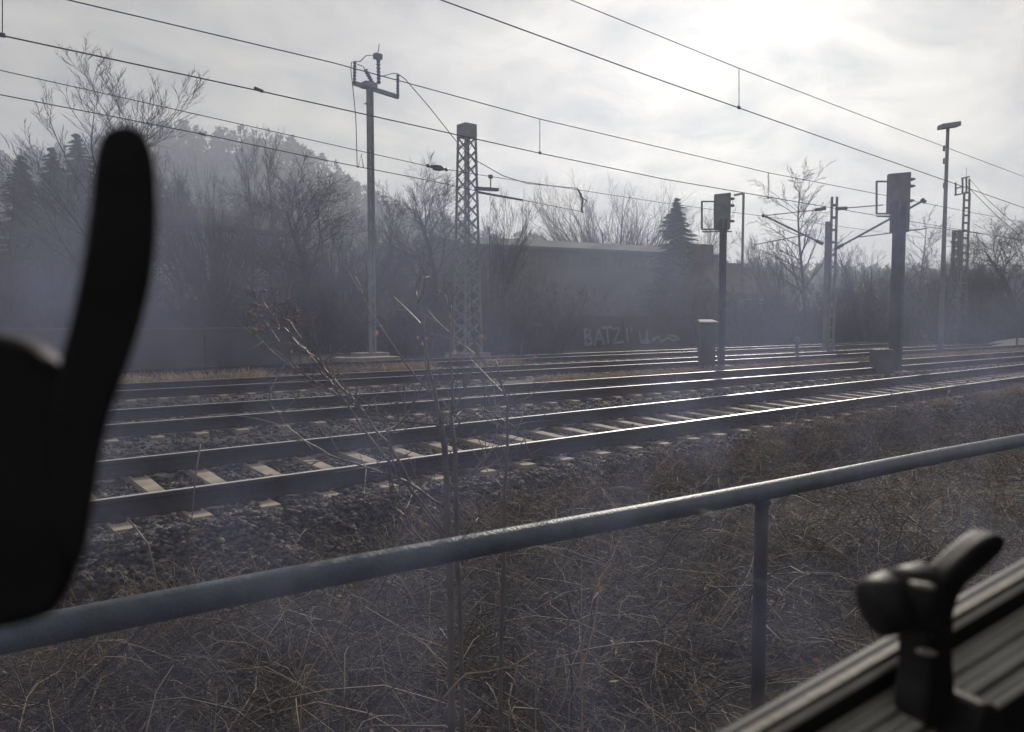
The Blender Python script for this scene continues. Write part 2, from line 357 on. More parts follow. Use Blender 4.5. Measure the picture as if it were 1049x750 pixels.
# sleepers and rails
def sleeper_mesh():
    b = MB(); L = HG + 0.36
    prof = [(-L, -0.165), (-HG - 0.12, -0.165), (-HG + 0.2, -0.175), (0, -0.2), (HG - 0.2, -0.175), (HG + 0.12, -0.165), (L, -0.165)]
    vs = []
    for (y, z) in prof:
        w = 0.082 if abs(y) > 0.5 else 0.07
        vs += [(-w - 0.03, y, -0.36), (-w, y, z), (w, y, z), (w + 0.03, y, -0.36)]
    fs = []
    for i in range(len(prof) - 1):
        a = 4 * i
        fs += [(a, a + 1, a + 5, a + 4), (a + 1, a + 2, a + 6, a + 5), (a + 2, a + 3, a + 7, a + 6), (a + 3, a, a + 4, a + 7)]
    fs += [(0, 3, 2, 1), (24, 25, 26, 27)]
    b.add([(x, y, z) for x, y, z in vs], fs); me = b.mesh('sleeper'); me.materials.append(MATS['sleeper']); return me
def clip_mesh():
    b = MB()
    y = -HG - 0.115
    b.add([(-.05, y - .035, -.17), (.05, y - .035, -.17), (.05, y + .035, -.17), (-.05, y + .035, -.17), (-.045, y - .03, -.135), (.045, y - .03, -.135), (.045, y + .03, -.145), (-.045, y + .03, -.145), (0, y, -.10)],
          [(0, 1, 5, 4), (1, 2, 6, 5), (2, 3, 7, 6), (3, 0, 4, 7), (4, 5, 8), (5, 6, 8), (6, 7, 8), (7, 4, 8)])
    me = b.mesh('rail_fastening'); me.materials.append(MATS['rail_side']); return me
SLM, CLM = sleeper_mesh(), clip_mesh()
def rail_prof():
    r = [(-0.07, -0.165), (0.07, -0.165), (0.07, -0.152), (0.02, -0.135), (0.009, -0.12), (0.009, -0.05), (0.03, -0.038), (0.034, -0.03), (0.034, -0.006), (0.026, 0.0)]
    return r + [(-a, b) for a, b in r[:1:-1]]
def track(i, x0, x1, nsl, label, clips):
    root = thing('railway_track', label, 'track', (0, ty(i, 0), -0.17))
    k = TR[i][1]; c0 = TR[i][0]
    for s in (-1, 1):
        pr = rail_prof(); n = len(pr); b = MB(); cuts = [x0, 0, 10, 25, 60, x1]; vs = []
        for x in cuts: vs += [(x, c0 + k * x + s * HG + py, pz) for py, pz in pr]
        fs = []
        for j in range(len(cuts) - 1):
            for q in range(n): fs.append((j * n + q, j * n + (q + 1) % n, (j + 1) * n + (q + 1) % n, (j + 1) * n + q))
        rail = b.add(vs, fs).build('rail', 'rail_side', root)
        h = MB(); vs = []
        for x in cuts: vs += [(x, c0 + k * x + s * HG - 0.026, 0.0025), (x, c0 + k * x + s * HG + 0.026, 0.0025)]
        h.add(vs, [(2 * j, 2 * j + 2, 2 * j + 3, 2 * j + 1) for j in range(len(cuts) - 1)])
        hd = h.build('running_surface', 'rail_head'); hd.parent = rail
    rot = Matrix.Rotation(math.atan(k), 4, 'Z')
    for j in range(nsl):
        x = SLP[i] + j * SP - 1.2 * 0
        o = bpy.data.objects.new('sleeper', SLM); col.objects.link(o); o.parent = root
        w = Matrix.Translation((x + rnd.uniform(-.012, .012), c0 + k * x, rnd.uniform(-0.006, 0.004))) @ rot @ Matrix.Rotation(rnd.uniform(-.01, .01), 4, 'Z')
        o.matrix_parent_inverse = Matrix.Translation(-Vector(root.location)); o.matrix_basis = w
        if j < clips:
            for dy_ in (0, 2 * HG):
                c = bpy.data.objects.new('rail_fastening', CLM); col.objects.link(c); c.parent = o; c.location = (0, dy_ + (0.23 if dy_ else 0) * 0, 0)
    if nsl < 260:                                  # beyond, where single sleepers cannot be told apart
        b = MB()
        for j in range(nsl, nsl + 120):
            x = SLP[i] + j * SP; b.box(x - 0.1, x + 0.1, c0 + k * x - HG - 0.36, c0 + k * x + HG + 0.36, -0.3, -0.168)
        tag(b.build('far_sleepers', 'sleeper', root), kind='stuff')
    return root
track(0, -12, 240, 75, 'nearest railway track with pale concrete sleepers just beyond the scrub', 40)
track(1, -12, 240, 75, 'middle railway track between the nearest track and the dry grass strip', 12)
track(2, -12, 240, 80, 'third railway track from the camera with small sleepers showing', 0)
track(3, 12, 240, 60, 'farthest railway track in front of the graffiti wall', 0)

# ------------------------------------------------------------------ branches, trees
def grow(r, start, d, L, rad, level, out, spread, upw, kids, S=6, wig=0.16, shrink=(0.45, 0.75), first=0.25, maxl=4):
    d = np.array(d, float); d /= np.linalg.norm(d); p = np.array(start, float)
    pts = [p.copy()]; dirs = [d.copy()]
    for k in range(S - 1):
        d = d + r.normal(0, wig, 3) + np.array((0, 0, upw)); d /= np.linalg.norm(d)
        p = p + d * L / (S - 1); pts.append(p.copy()); dirs.append(d.copy())
    r1 = rad * (0.16 if level == 0 else 0.3)
    out.append((level, np.array(pts), np.linspace(rad, r1, S)))
    if level >= maxl: return
    n = kids[level]; n = int(n * r.uniform(0.75, 1.3) + 0.5)
    for k in range(n):
        t = first + (1 - first) * (k + r.uniform(0.1, 0.9)) / max(n, 1); f = t * (S - 1); i = min(int(f), S - 2)
        q = pts[i] + (pts[i + 1] - pts[i]) * (f - i); dd = dirs[i]
        a = r.uniform(0, 2 * math.pi); e1 = np.cross(dd, (0.3, 0.5, 0.81)); e1 /= np.linalg.norm(e1); e2 = np.cross(dd, e1)
        sp = spread[level] * r.uniform(0.65, 1.3)
        nd = dd * math.cos(sp) + (e1 * math.cos(a) + e2 * math.sin(a)) * math.sin(sp)
        cl = L * r.uniform(*shrink) * (1.05 - 0.45 * t)
        cr = max((rad + (r1 - rad) * t) * r.uniform(0.45, 0.65), 0.0007)
        grow(r, q, nd, cl, cr, level + 1, out, spread, upw, kids, S, wig, shrink, first * 0.7, maxl)
def tree_meshes(name, seed, stems, kids, spread, upw, rad, L=0.6, shrink=(0.45, 0.75), wig=0.14, first=0.25, maxl=4, lean=0.0, split=1):
    """unit tree, height about 1 -> trunk mesh and crown mesh"""
    r = np.random.default_rng(seed); out = []
    for k in range(stems):
        a = r.uniform(0, 6.28); l = lean * r.uniform(0.4, 1)
        grow(r, (0.02 * math.cos(a) * (stems > 1), 0.02 * math.sin(a) * (stems > 1), 0), (l * math.cos(a), l * math.sin(a), 1), L * r.uniform(0.85, 1.1), rad * r.uniform(0.7, 1), 0, out, spread, upw, kids, wig=wig, shrink=shrink, first=first, maxl=maxl)
    hmax = max(o[1][:, 2].max() for o in out)
    res = []
    for sel, sides in (((lambda l: l < split), 6), ((lambda l: l >= split), 3)):
        P_ = [o[1] / hmax for o in out if sel(o[0])]; R_ = [o[2] / hmax for o in out if sel(o[0])]
        Vv, Ff = np_tubes(np.array(P_), np.array(R_) * 1.3, sides); res.append(np_mesh(name, Vv, Ff))
    return res
KINDS = {
    'slender': tree_meshes('slender_tree', 21, 1, [24, 8, 5, 3], [0.75, 0.6, 0.55, 0.5], 0.10, 0.012, L=1.0, shrink=(0.28, 0.5), wig=0.06),
    'upswept': tree_meshes('upswept_tree', 28, 1, [17, 8, 6, 4], [0.55, 0.5, 0.5, 0.5], 0.11, 0.016, L=1.0, shrink=(0.42, 0.66), wig=0.08, first=0.2),
    'multi': tree_meshes('multi_stem_tree', 22, 7, [8, 6, 5, 3], [0.5, 0.5, 0.5, 0.5], 0.08, 0.012, L=1.0, shrink=(0.35, 0.6), wig=0.09, lean=0.55),
    'fan': tree_meshes('fan_tree', 23, 22, [9, 6, 5], [0.32, 0.4, 0.45], 0.03, 0.015, L=1.0, shrink=(0.4, 0.7), wig=0.07, lean=0.95, maxl=3),
    'round': tree_meshes('round_tree', 24, 1, [14, 8, 6, 4], [0.85, 0.7, 0.65, 0.6], 0.04, 0.02, L=0.8, shrink=(0.5, 0.75), wig=0.16),
    'shrub': tree_meshes('bare_shrub', 25, 10, [7, 6, 5], [0.6, 0.6, 0.6], 0.05, 0.010, L=0.9, shrink=(0.45, 0.75), wig=0.15, lean=0.8, maxl=3),
    'weeping': tree_meshes('birch_tree', 26, 1, [20, 7, 5, 3], [0.9, 0.6, 0.5, 0.5], 0.02, 0.012, L=1.0, shrink=(0.3, 0.5), wig=0.07),
}
def bare_tree(kind, name, label, px, ytop, Z, zbase=0.0, width=1.0, rot=None, barkm='tree_bark', group=None, thick=1.0):
    b = at(px, 300, Z); x, y = b[0], b[1]; top = at(px, ytop, Z)[2]; hgt = top - zbase
    root = thing(name, label, 'shrub' if 'shrub' in name else 'tree', (x, y, zbase), group)
    rot = rnd.uniform(0, 6.28) if rot is None else rot
    for nm, me in zip(('trunk', 'crown'), KINDS[kind]):
        if not me.materials: me.materials.append(MATS[barkm])
        o = bpy.data.objects.new(nm, me); col.objects.link(o); o.parent = root
    root.scale = (hgt * width, hgt * width, hgt); root.rotation_euler = (0, 0, rot)
    return root
TREES = [
    ('upswept', 'bare_tree', 'tall bare tree with several upswept stems behind the left window latch', 98, 30, 38, 1.35),
    ('slender', 'bare_tree', 'bare tree with thin drooping limbs at the far left edge', 14, 150, 48, 1.0),
    ('round', 'bare_tree', 'short bare tree just right of the left latch tip', 186, 168, 52, 0.9),
    ('fan', 'bare_tree', 'bare bushy tree in front of the sloping shed roof', 222, 150, 50, 0.7),
    ('slender', 'bare_tree', 'thin straight bare tree, left one of the pair above the shed roof', 258, 128, 55, 0.7),
    ('slender', 'bare_tree', 'thin straight bare tree, right one of the pair above the shed roof', 277, 130, 54, 0.75),
    ('round', 'bare_tree', 'dense dark round crowned bare tree left of the tall insulator mast', 312, 165, 44, 1.25),
    ('fan', 'bare_tree', 'low bare bush tree beside the foot of the insulator mast', 345, 205, 46, 1.0),
    ('slender', 'bare_tree', 'slim bare tree just right of the insulator mast', 402, 190, 52, 0.9),
    ('round', 'bare_tree', 'bare tree directly left of the lattice mast', 447, 162, 48, 0.9),
    ('multi', 'bare_tree', 'spreading bare tree behind and right of the lattice mast', 505, 180, 50, 0.75),
    ('fan', 'bare_tree', 'fan shaped bare tree rising above the long flat roof', 626, 174, 110, 1.15),
    ('multi', 'bare_tree', 'bare tree between the conifer and the first signal', 716, 208, 112, 0.8),
    ('weeping', 'birch_tree', 'tall thin bare birch left of the double cantilever mast', 826, 160, 62, 1.0),
    ('multi', 'bare_tree', 'low bare tree right of the gabled house', 800, 238, 60, 0.9),
    ('multi', 'bare_tree', 'bare tree between the cantilever mast and the larger signal', 885, 235, 60, 1.0),
    ('weeping', 'birch_tree', 'thin bare birch just right of the larger signal', 938, 212, 64, 0.9),
    ('fan', 'bare_tree', 'low bare tree behind the tall lamp post', 958, 250, 66, 1.1),
    ('round', 'bare_tree', 'broad bare tree at the right edge of the view', 1042, 212, 56, 1.25),
    ('multi', 'bare_tree', 'bare tree behind the house chimney', 772, 232, 112, 0.8),
    ('multi', 'bare_tree', 'low bare tree left of the broad tree at the right edge', 1004, 250, 70, 1.0),
]
for kd, nm, lb, px, yt, Z, w in TREES:
    b = at(px, 300, Z); bare_tree(kd, nm, lb, px, yt, Z, float(zg(b[0], b[1])) - 0.1, w, barkm='birch_bark' if 'birch' in nm else 'tree_bark', group='bare trees beyond the tracks')

# conifers
def conifer_mesh(name, seed, n=800):
    r = np.random.default_rng(seed); paths = []; rad = []
    for k in range(n):
        t = r.uniform(0.06, 0.99) ** 0.9; a = r.uniform(0, 6.28); L = (0.27 * (1 - t) ** 0.8 + 0.012) * r.uniform(0.22, 1.4) * (0.9 + 0.2 * math.sin(t * 23 + 3 * math.cos(a)))
        s = np.linspace(0, 1, 4)[:, None]
        d = np.array((math.cos(a), math.sin(a), 0))
        p = np.array((0, 0, t)) + s * d * L + np.array((0, 0, 1)) * (-0.28 * L * s + 0.16 * L * s ** 2)
        paths.append(p); rad.append(np.array((0.008, 0.011, 0.008, 0.002)) * (0.6 + 0.8 * (1 - t)))
        for q in range(2):
            dd = d + np.array((-d[1], d[0], 0)) * r.choice((-1, 1)) * 0.9; dd /= np.linalg.norm(dd); o = p[1 + q]
            paths.append(o + s * dd * L * 0.45 + np.array((0, 0, -0.12)) * s * L); rad.append(np.array((0.007, 0.008, 0.006, 0.002)) * (0.6 + 0.7 * (1 - t)))
    Vv, Ff = np_tubes(np.array(paths), np.array(rad), 4); return np_mesh(name, Vv, Ff)
CON = conifer_mesh('crown', 5); CON.materials.append(MATS['pine'])
CTR = MB().tube([(0, 0, 0), (0, 0, 0.5), (0, 0, 0.97)], (0.02, 0.014, 0.003), 7).mesh('trunk'); CTR.materials.append(MATS['tree_bark'])
def conifer(label, px, yt, Z, w=1.0):
    b = at(px, 300, Z); zb = float(zg(b[0], b[1])) - 0.1; top = at(px, yt, Z)[2]
    root = thing('conifer_tree', label, 'tree', (b[0], b[1], zb), 'dark conifers beyond the tracks')
    for me in (CTR, CON):
        o = bpy.data.objects.new(me.name.split('.')[0], me); col.objects.link(o); o.parent = root
    h = top - zb; root.scale = (h * w, h * w, h); root.rotation_euler[2] = rnd.uniform(0, 6)
conifer('pointed dark green spruce beside the flat roofed building', 692, 203, 78, 1.1)
conifer('dark conifer low in the gap between the left edge and the tall bare tree', 26, 160, 75, 1.0)
conifer('dark conifer left of the tall bare tree behind the latch', 58, 152, 80, 1.0)
conifer('dark conifer partly hidden by the left window latch', 84, 138, 85, 1.0)

# thicket of scrub along the far side of the railway: reads as one mass
def thicket(name, label, spots, seed):
    r = np.random.default_rng(seed); parts = []
    for (x, y, z, h) in spots:
        n = 46; S = 6
        a = r.uniform(0, 6.28, n); ln = r.uniform(0.15, 0.75, n); L = h * r.uniform(0.6, 1.05, n)
        s = np.linspace(0, 1, S)[None, :, None]
        d = np.stack([np.cos(a) * ln, np.sin(a) * ln, np.ones(n)], -1)
        base = np.stack([x + r.normal(0, 0.35, n), y + r.normal(0, 0.35, n), np.full(n, z)], -1)
        bend = np.stack([np.cos(a), np.sin(a), -np.ones(n) * 0.3], -1) * r.uniform(0, 0.4, n)[:, None]
        pth = base[:, None] + (d[:, None] * s + bend[:, None] * s ** 2) * L[:, None, None] + r.normal(0, 0.05, (n, S, 3)) * s * h * 0.35
        rad = np.linspace(0.022, 0.006, S)[None] * r.uniform(0.6, 1.3, n)[:, None]
        parts.append(np_tubes(pth, rad, 3))
        m = 620; pi = r.integers(0, n, m); k = r.integers(1, S, m); o = pth[pi, k]
        dd = r.normal(0, 0.6, (m, 3)) + np.array((0, 0, 0.55)); dd /= np.linalg.norm(dd, axis=1, keepdims=True)
        tl = h * r.uniform(0.08, 0.24, m); s4 = np.linspace(0, 1, 4)[None, :, None]
        pt = o[:, None] + dd[:, None] * s4 * tl[:, None, None] + r.normal(0, 0.03, (m, 4, 3)) * s4 * h * 0.4
        parts.append(np_tubes(pt, np.linspace(0.010, 0.005, 4)[None] * np.ones((m, 1)), 3))
    Vv, Ff = join_np(parts)
    tag(link(name, np_mesh(name, Vv, Ff), 'scrub'), label, 'scrub', kind='stuff')
sp_ = []
for px in np.linspace(-30, 1090, 62):
    Z = rnd.uniform(40, 50) if px < 480 else rnd.uniform(46, 60)
    b = at(px + rnd.uniform(-8, 8), 300, Z); yt = np.interp(px, [0, 150, 250, 330, 460, 560, 700, 760, 900, 1050], [245, 258, 262, 250, 262, 298, 302, 298, 275, 275]) + rnd.uniform(-8, 18)
    z0 = float(zg(b[0], b[1])) - 0.1; sp_.append((b[0], b[1], z0, at(px, yt, Z)[2] - z0))
thicket('scrub_thicket', 'grey leafless scrub thicket massed along the far side of the tracks', sp_, 3)

sp_ = []
for px in list(np.linspace(-30, 575, 34)) + list(np.linspace(705, 1080, 20)):
    Z = rnd.uniform(33.5, 37) if px < 600 else rnd.uniform(46, 52)
    b = at(px + rnd.uniform(-8, 8), 300, Z); z0 = float(zg(b[0], b[1])) - 0.1; sp_.append((b[0], b[1], z0, at(px, rnd.uniform(290, 322), Z)[2] - z0))
thicket('low_scrub', 'low dark leafless bushes at the foot of the far walls', sp_, 4)

# ------------------------------------------------------------------ far hill with woods
HC = [(-60, 168), (0, 172), (60, 165), (130, 152), (185, 138), (230, 146), (290, 152), (330, 172), (370, 200), (430, 228), (520, 252), (640, 268), (780, 280), (1100, 290)]
def hill():
    nx, ny = 60, 14; V = []; Z0 = 150.0; Z1 = 300.0
    for i in range(nx):
        px = -80 + i * 1180 / (nx - 1); yc = np.interp(px, [c[0] for c in HC], [c[1] for c in HC]) + 9
        crest = at(px, yc, Z1)[2]
        for j in range(ny):
            t = j / (ny - 1)
            if t < 0.8: s = t / 0.8; Z = Z0 + (Z1 - Z0) * s; z = 2 + (crest - 2) * (s ** 1.2)
            else: s = (t - 0.8) / 0.2; Z = Z1 + 200 * s; z = crest - (crest + 2) * s ** 1.5
            p = at(px, 300, Z); V.append((p[0], p[1], z + 1.5 * math.sin(i * 1.7 + j)))
    i = np.arange(nx * ny).reshape(nx, ny)
    Fq = np.stack([i[:-1, :-1], i[1:, :-1], i[1:, 1:], i[:-1, 1:]], -1).reshape(-1, 4)
    tag(link('hill', np_mesh('hill', V, Fq), 'hill_ground', smooth=True), kind='structure')
hill()
def hill_wood():
    r = np.random.default_rng(9); parts = []
    for k in range(2600):
        px = r.uniform(-60, 640) if k < 2200 else r.uniform(640, 1090)
        s = r.uniform(0, 1.03); yc = np.interp(px, [c[0] for c in HC], [c[1] for c in HC]) + 9
        crest = at(px, yc, 300.0)[2]; Z = 150 + 150 * s; z = 2 + (crest - 2) * s ** 1.2; p = at(px, 300, Z)
        h = r.uniform(5, 9.5); w = h * r.uniform(0.22, 0.42); con = r.random() < 0.35
        n = 74; a = r.uniform(0, 6.28, n); t = r.uniform(0.1, 1, n)
        rr = w * ((1 - t) if con else np.sin(np.pi * np.clip(t * 0.85 + 0.12, 0, 1))) * r.uniform(0.6, 1.1, n)
        c = np.stack([p[0] + rr * np.cos(a), p[1] + rr * np.sin(a), z + h * t], -1)
        q = r.normal(0, 0.5 if not con else 0.42, (n, 3, 3)) * np.array((1, 1, 1.25)) * h / 7
        V_ = (c[:, None] + q).reshape(-1, 3); parts.append((V_, np.arange(n * 3).reshape(-1, 3)))
    Vv, Ff = join_np(parts)
    tag(link('hillside_wood', np_mesh('hillside_wood', Vv, Ff), 'hill_wood'), 'hazy leafless wood covering the far hillside', 'wood', kind='stuff')
hill_wood()

# ------------------------------------------------------------------ buildings and walls
def shed():                                         # long low flat-roofed building
    Z = 76
    a = at(478, 300, Z); b = at(735, 300, 90); a[2] = b[2] = 0
    d = (b - a); L = np.linalg.norm(d[:2]); d = d / L; nrm = np.array((-d[1], d[0], 0))   # pointing away
    if nrm @ FW < 0: nrm = -nrm
    zl = at(478, 250, Z)[2]; zt = at(535, 242, Z + 7)[2]; z0 = float(zg(a[0], a[1])) - 0.3
    root = thing('flat_roofed_building', 'long low building with grey barely pitched roof and a row of windows', 'building', (a[0], a[1], z0))
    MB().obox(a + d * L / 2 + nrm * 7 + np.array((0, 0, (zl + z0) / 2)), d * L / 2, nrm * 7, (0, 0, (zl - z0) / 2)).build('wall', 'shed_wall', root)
    rf = MB(); e = 0.7
    A0 = a - d * e - nrm * e; B0 = a + d * (L + e) - nrm * e; A1 = a - d * e + nrm * (14 + e); B1 = a + d * (L + e) + nrm * (14 + e); M0 = a - d * e + nrm * 7; M1 = a + d * (L + e) + nrm * 7
    zz_ = lambda p, z: np.array((p[0], p[1], z))
    rf.prism([zz_(A0, zl + .01), zz_(M0, zt), zz_(A1, zl + .01), zz_(A1, zl - 0.3), zz_(A0, zl - 0.3)], d * (L + 2 * e)); roof = rf.build('roof', 'roof_grey', root)
    n = 16; w = L / n
    for k in range(n):
        c = a + d * (w * (k + 0.5)) - nrm * 0.03 + np.array((0, 0, zl - 1.3))
        win = MB().obox(c, d * w * 0.38, nrm * 0.06, (0, 0, 0.55)).build('window', 'shed_wall', root)
        pn = MB().obox(c - nrm * 0.065, d * w * 0.33, nrm * 0.01, (0, 0, 0.47)).build('pane', 'window_glass'); pn.parent = win
        pn.matrix_parent_inverse = Matrix.Identity(4)
shed()
def house():
    Z = 72; p0 = at(737, 300, Z); p1 = at(797, 300, Z + 4); p0[2] = p1[2] = 0
    d = p1 - p0; L = np.linalg.norm(d); d /= L; nrm = np.array((-d[1], d[0], 0))
    if nrm @ FW < 0: nrm = -nrm
    zr = at(760, 268, Z + 4)[2]; ze = at(737, 300, Z)[2]; z0 = float(zg(p0[0], p0[1])) - 0.3
    root = thing('gabled_house', 'small dark gabled house with a block chimney behind the first signal', 'house', (p0[0], p0[1], z0))
    MB().obox(p0 + d * L / 2 + nrm * 4 + np.array((0, 0, (z0 + ze) / 2)), d * L / 2, nrm * 4, (0, 0, (ze - z0) / 2)).build('wall', 'shed_wall', root)
    rf = MB(); z_ = lambda p, z: np.array((p[0], p[1], z))
    A0, A1, B0, B1 = p0 - d * .3 - nrm * .4, p0 - d * .3 + nrm * 8.4, p0 + d * (L + .3) - nrm * .4, p0 + d * (L + .3) + nrm * 8.4
    R0, R1 = p0 + d * 0.6 + nrm * 4, p0 + d * (L - 1.0) + nrm * 4
    rf.add([z_(A0, ze - .02), z_(B0, ze - .02), z_(B1, ze - .02), z_(A1, ze - .02), z_(R0, zr), z_(R1, zr)], [(0, 1, 5, 4), (1, 2, 5), (2, 3, 4, 5), (3, 0, 4), (0, 3, 2, 1)])
    roof = rf.build('roof', 'roof_tile', root)
    cx = p0 + d * 1.0 + nrm * 3.2; ct = at(748, 251, Z + 3)[2]
    ch = MB().obox(np.array((cx[0], cx[1], (zr + ct) / 2 - 0.6)), d * 0.75, nrm * 0.6, (0, 0, (ct - zr) / 2 + 0.6)).box(0, 0.001, 0, 0.001, -5, -4.99).build('chimney', 'roof_tile'); ch.parent = roof; ch.matrix_parent_inverse = Matrix.Identity(4)
    for t in (0.12, 0.45, 0.75):
        c = p0 + d * L * t - nrm * 0.03 + np.array((0, 0, ze - 1.1))
        w = MB().obox(c, d * 0.5, nrm * 0.06, (0, 0, 0.55)).build('window', 'render_pale', root)
        pn = MB().obox(c - nrm * 0.065, d * 0.42, nrm * 0.01, (0, 0, 0.47)).build('pane', 'window_glass'); pn.parent = w
house()
def left_shed():                                    # sloping roof glimpsed between the trees
    Z = 64; a = at(150, 300, Z); b = at(300, 300, 74); a[2] = b[2] = 0
    d = b - a; L = np.linalg.norm(d); d /= L; nrm = np.array((-d[1], d[0], 0))
    if nrm @ FW < 0: nrm = -nrm
    zr = at(183, 207, Z + 4)[2]; ze = at(183, 226, Z)[2]; z0 = float(zg(a[0], a[1])) - 0.3
    root = thing('long_shed', 'long shed with low brown roof half hidden by bare trees at left', 'building', (a[0], a[1], z0))
    for k in range(9):
        c = a + d * (L * k / 8)
        MB().obox(np.array((c[0], c[1], (ze + z0) / 2)) + nrm * 0.5, d * 0.14, nrm * 0.14, (0, 0, (ze - z0) / 2)).build('post', 'render_pale', root)
    zm = z0 + (ze - z0) * 0.45
    MB().obox(a + d * L / 2 + nrm * 4.2 + np.array((0, 0, (ze + z0) / 2)), d * L / 2, nrm * 3, (0, 0, (ze - z0) / 2)).build('wall', 'render_pale', root)
    rf = MB(); z_ = lambda p, z: np.array((p[0], p[1], z))
    A0 = a - d - nrm * .8
    rf.prism([z_(A0, ze), z_(A0 + nrm * 4.8, zr), z_(A0 + nrm * 9.6, ze), z_(A0 + nrm * 9.6, ze - .3), z_(A0, ze - .3)], d * (L + 2)); rf.build('roof', 'roof_tile', root)
left_shed()
def graffiti_wall():
    x0, x1 = 17.0, 60.0; Y = lambda x: 30.5 - 0.05 * x; zt = onY(640, 324, Y(25))[2]; z0 = -0.7
    root = thing('graffiti_wall', 'low dark retaining wall with faint pale BATZ graffiti beyond the tracks', 'wall', (x0, Y(x0), z0))
    n = 11; w = (x1 - x0) / n
    for k in range(n):
        xa, xb = x0 + k * w + 0.015, x0 + (k + 1) * w - 0.015
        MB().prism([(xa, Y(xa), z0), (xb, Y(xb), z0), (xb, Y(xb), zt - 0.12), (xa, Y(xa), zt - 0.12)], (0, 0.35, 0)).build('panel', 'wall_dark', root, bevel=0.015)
    MB().prism([(x0, Y(x0) - 0.06, zt - 0.117), (x1, Y(x1) - 0.06, zt - 0.117), (x1, Y(x1) - 0.06, zt), (x0, Y(x0) - 0.06, zt)], (0, 0.5, 0)).build('coping', 'wall_dark', root)
    # hand-sprayed strokes in wall pixels of the photograph
    G = {'B': [[(599, 337), (600, 354)], [(599, 337), (604, 338), (605, 342), (600, 345)], [(600, 345), (606, 347), (606, 352), (600, 354)]],
         'A': [[(609, 354), (613, 337), (619, 353)], [(610, 348), (617, 347)]],
         'T': [[(616, 336), (627, 335)], [(622, 336), (623, 352)]],
         'Z': [[(627, 337), (635, 336), (628, 352), (639, 350)]],
         'tag': [[(642, 336), (643, 350)], [(647, 335), (646, 341)], [(655, 339), (656, 350), (662, 349), (663, 338), (663, 353)], [(668, 349), (674, 345), (678, 350), (684, 346), (690, 349), (696, 347)], [(684, 343), (694, 345)], [(657, 351), (666, 350)]]}
    for ch, strokes in G.items():
        b = MB()
        for st in strokes:
            pts = []
            for (x, y) in st:
                r = ray(x, y); t = (30.5 - 0.025) / (r[1] + 0.05 * r[0]); pts.append(EYE + r * t)
            for p, q in zip(pts[:-1], pts[1:]): b.bar(p, q, 0.02, rnd.uniform(0.12, 0.17))
        b.build('graffiti_letter' if len(ch) == 1 else 'graffiti_scrawl', 'graffiti', root)
graffiti_wall()

# low retaining wall on the left side behind the golden grass
def left_wall():
    x0, x1 = -6.0, 11.5; Y = 25.5; zt = onY(200, 336, Y)[2]; z0 = -0.7
    root = thing('retaining_wall', 'low dark purplish retaining wall behind the golden grass at left', 'wall', (x0, Y, z0))
    n = 6; w = (x1 - x0) / n
    for k in range(n):
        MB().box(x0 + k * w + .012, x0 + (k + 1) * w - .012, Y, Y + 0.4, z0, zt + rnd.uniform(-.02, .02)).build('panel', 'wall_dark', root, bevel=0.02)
left_wall()
def platform_end():
    root = thing('concrete_ramp', 'pale concrete slabs of a ramp end at the right edge beyond the tracks', 'ramp', tuple(ground(1035, 357, -0.2)))
    Z = 42
    def slab(x0, y0, x1, y1, xa, ya, xb, yb, t):
        pts = [at(x0, y0, Z), at(x1, y1, Z), at(xb, yb, Z + 3), at(xa, ya, Z + 3)]
        MB().prism(pts, (0, 0, -t)).build('slab', 'render_pale', root)
    slab(998, 356.5, 1040, 353.5, 1022, 349, 1041, 346.5, 0.6)
    slab(1042, 358, 1075, 356, 1043, 346.3, 1075, 346, 0.7)
platform_end()

# ------------------------------------------------------------------ masts, signals
V3 = np.array
def lattice(root, base, wx0, wy0, h, wx1, wy1, panels, leg, brace, mt='mast_steel', legname='leg'):
    bx, by, bz = base; c = [(-1, -1), (1, -1), (1, 1), (-1, 1)]
    pt = lambda i, t: V3((bx + c[i][0] * (wx0 + (wx1 - wx0) * t), by + c[i][1] * (wy0 + (wy1 - wy0) * t), bz + h * t))
    for i in range(4): MB().bar(pt(i, 0), pt(i, 1), leg, leg, (1, 0, 0)).build(legname, mt, root)
    for i in range(4):
        j = (i + 1) % 4; b = MB()
        for k in range(panels):
            t0, t1 = k / panels, (k + 1) / panels; up_ = (0, 1, 0) if i % 2 else (1, 0, 0)
            b.bar(pt(i, t0), pt(j, t1), brace, brace * 0.25, V3(c[i]).tolist() + [0.01]); b.bar(pt(j, t0), pt(i, t1), brace, brace * 0.25, V3(c[i]).tolist() + [0.013])
        b.build('bracing', mt, root)
def insulator(a, b, r, root, n=7):
    a, b = V3(a), V3(b); pts, rr = [], []
    for k in range(n * 2 + 1):
        pts.append(a + (b - a) * k / (n * 2)); rr.append(r if k % 2 else r * 0.55)
    return MB().tube(pts, rr, 8).build('insulator', 'insulator', root, smooth=False)

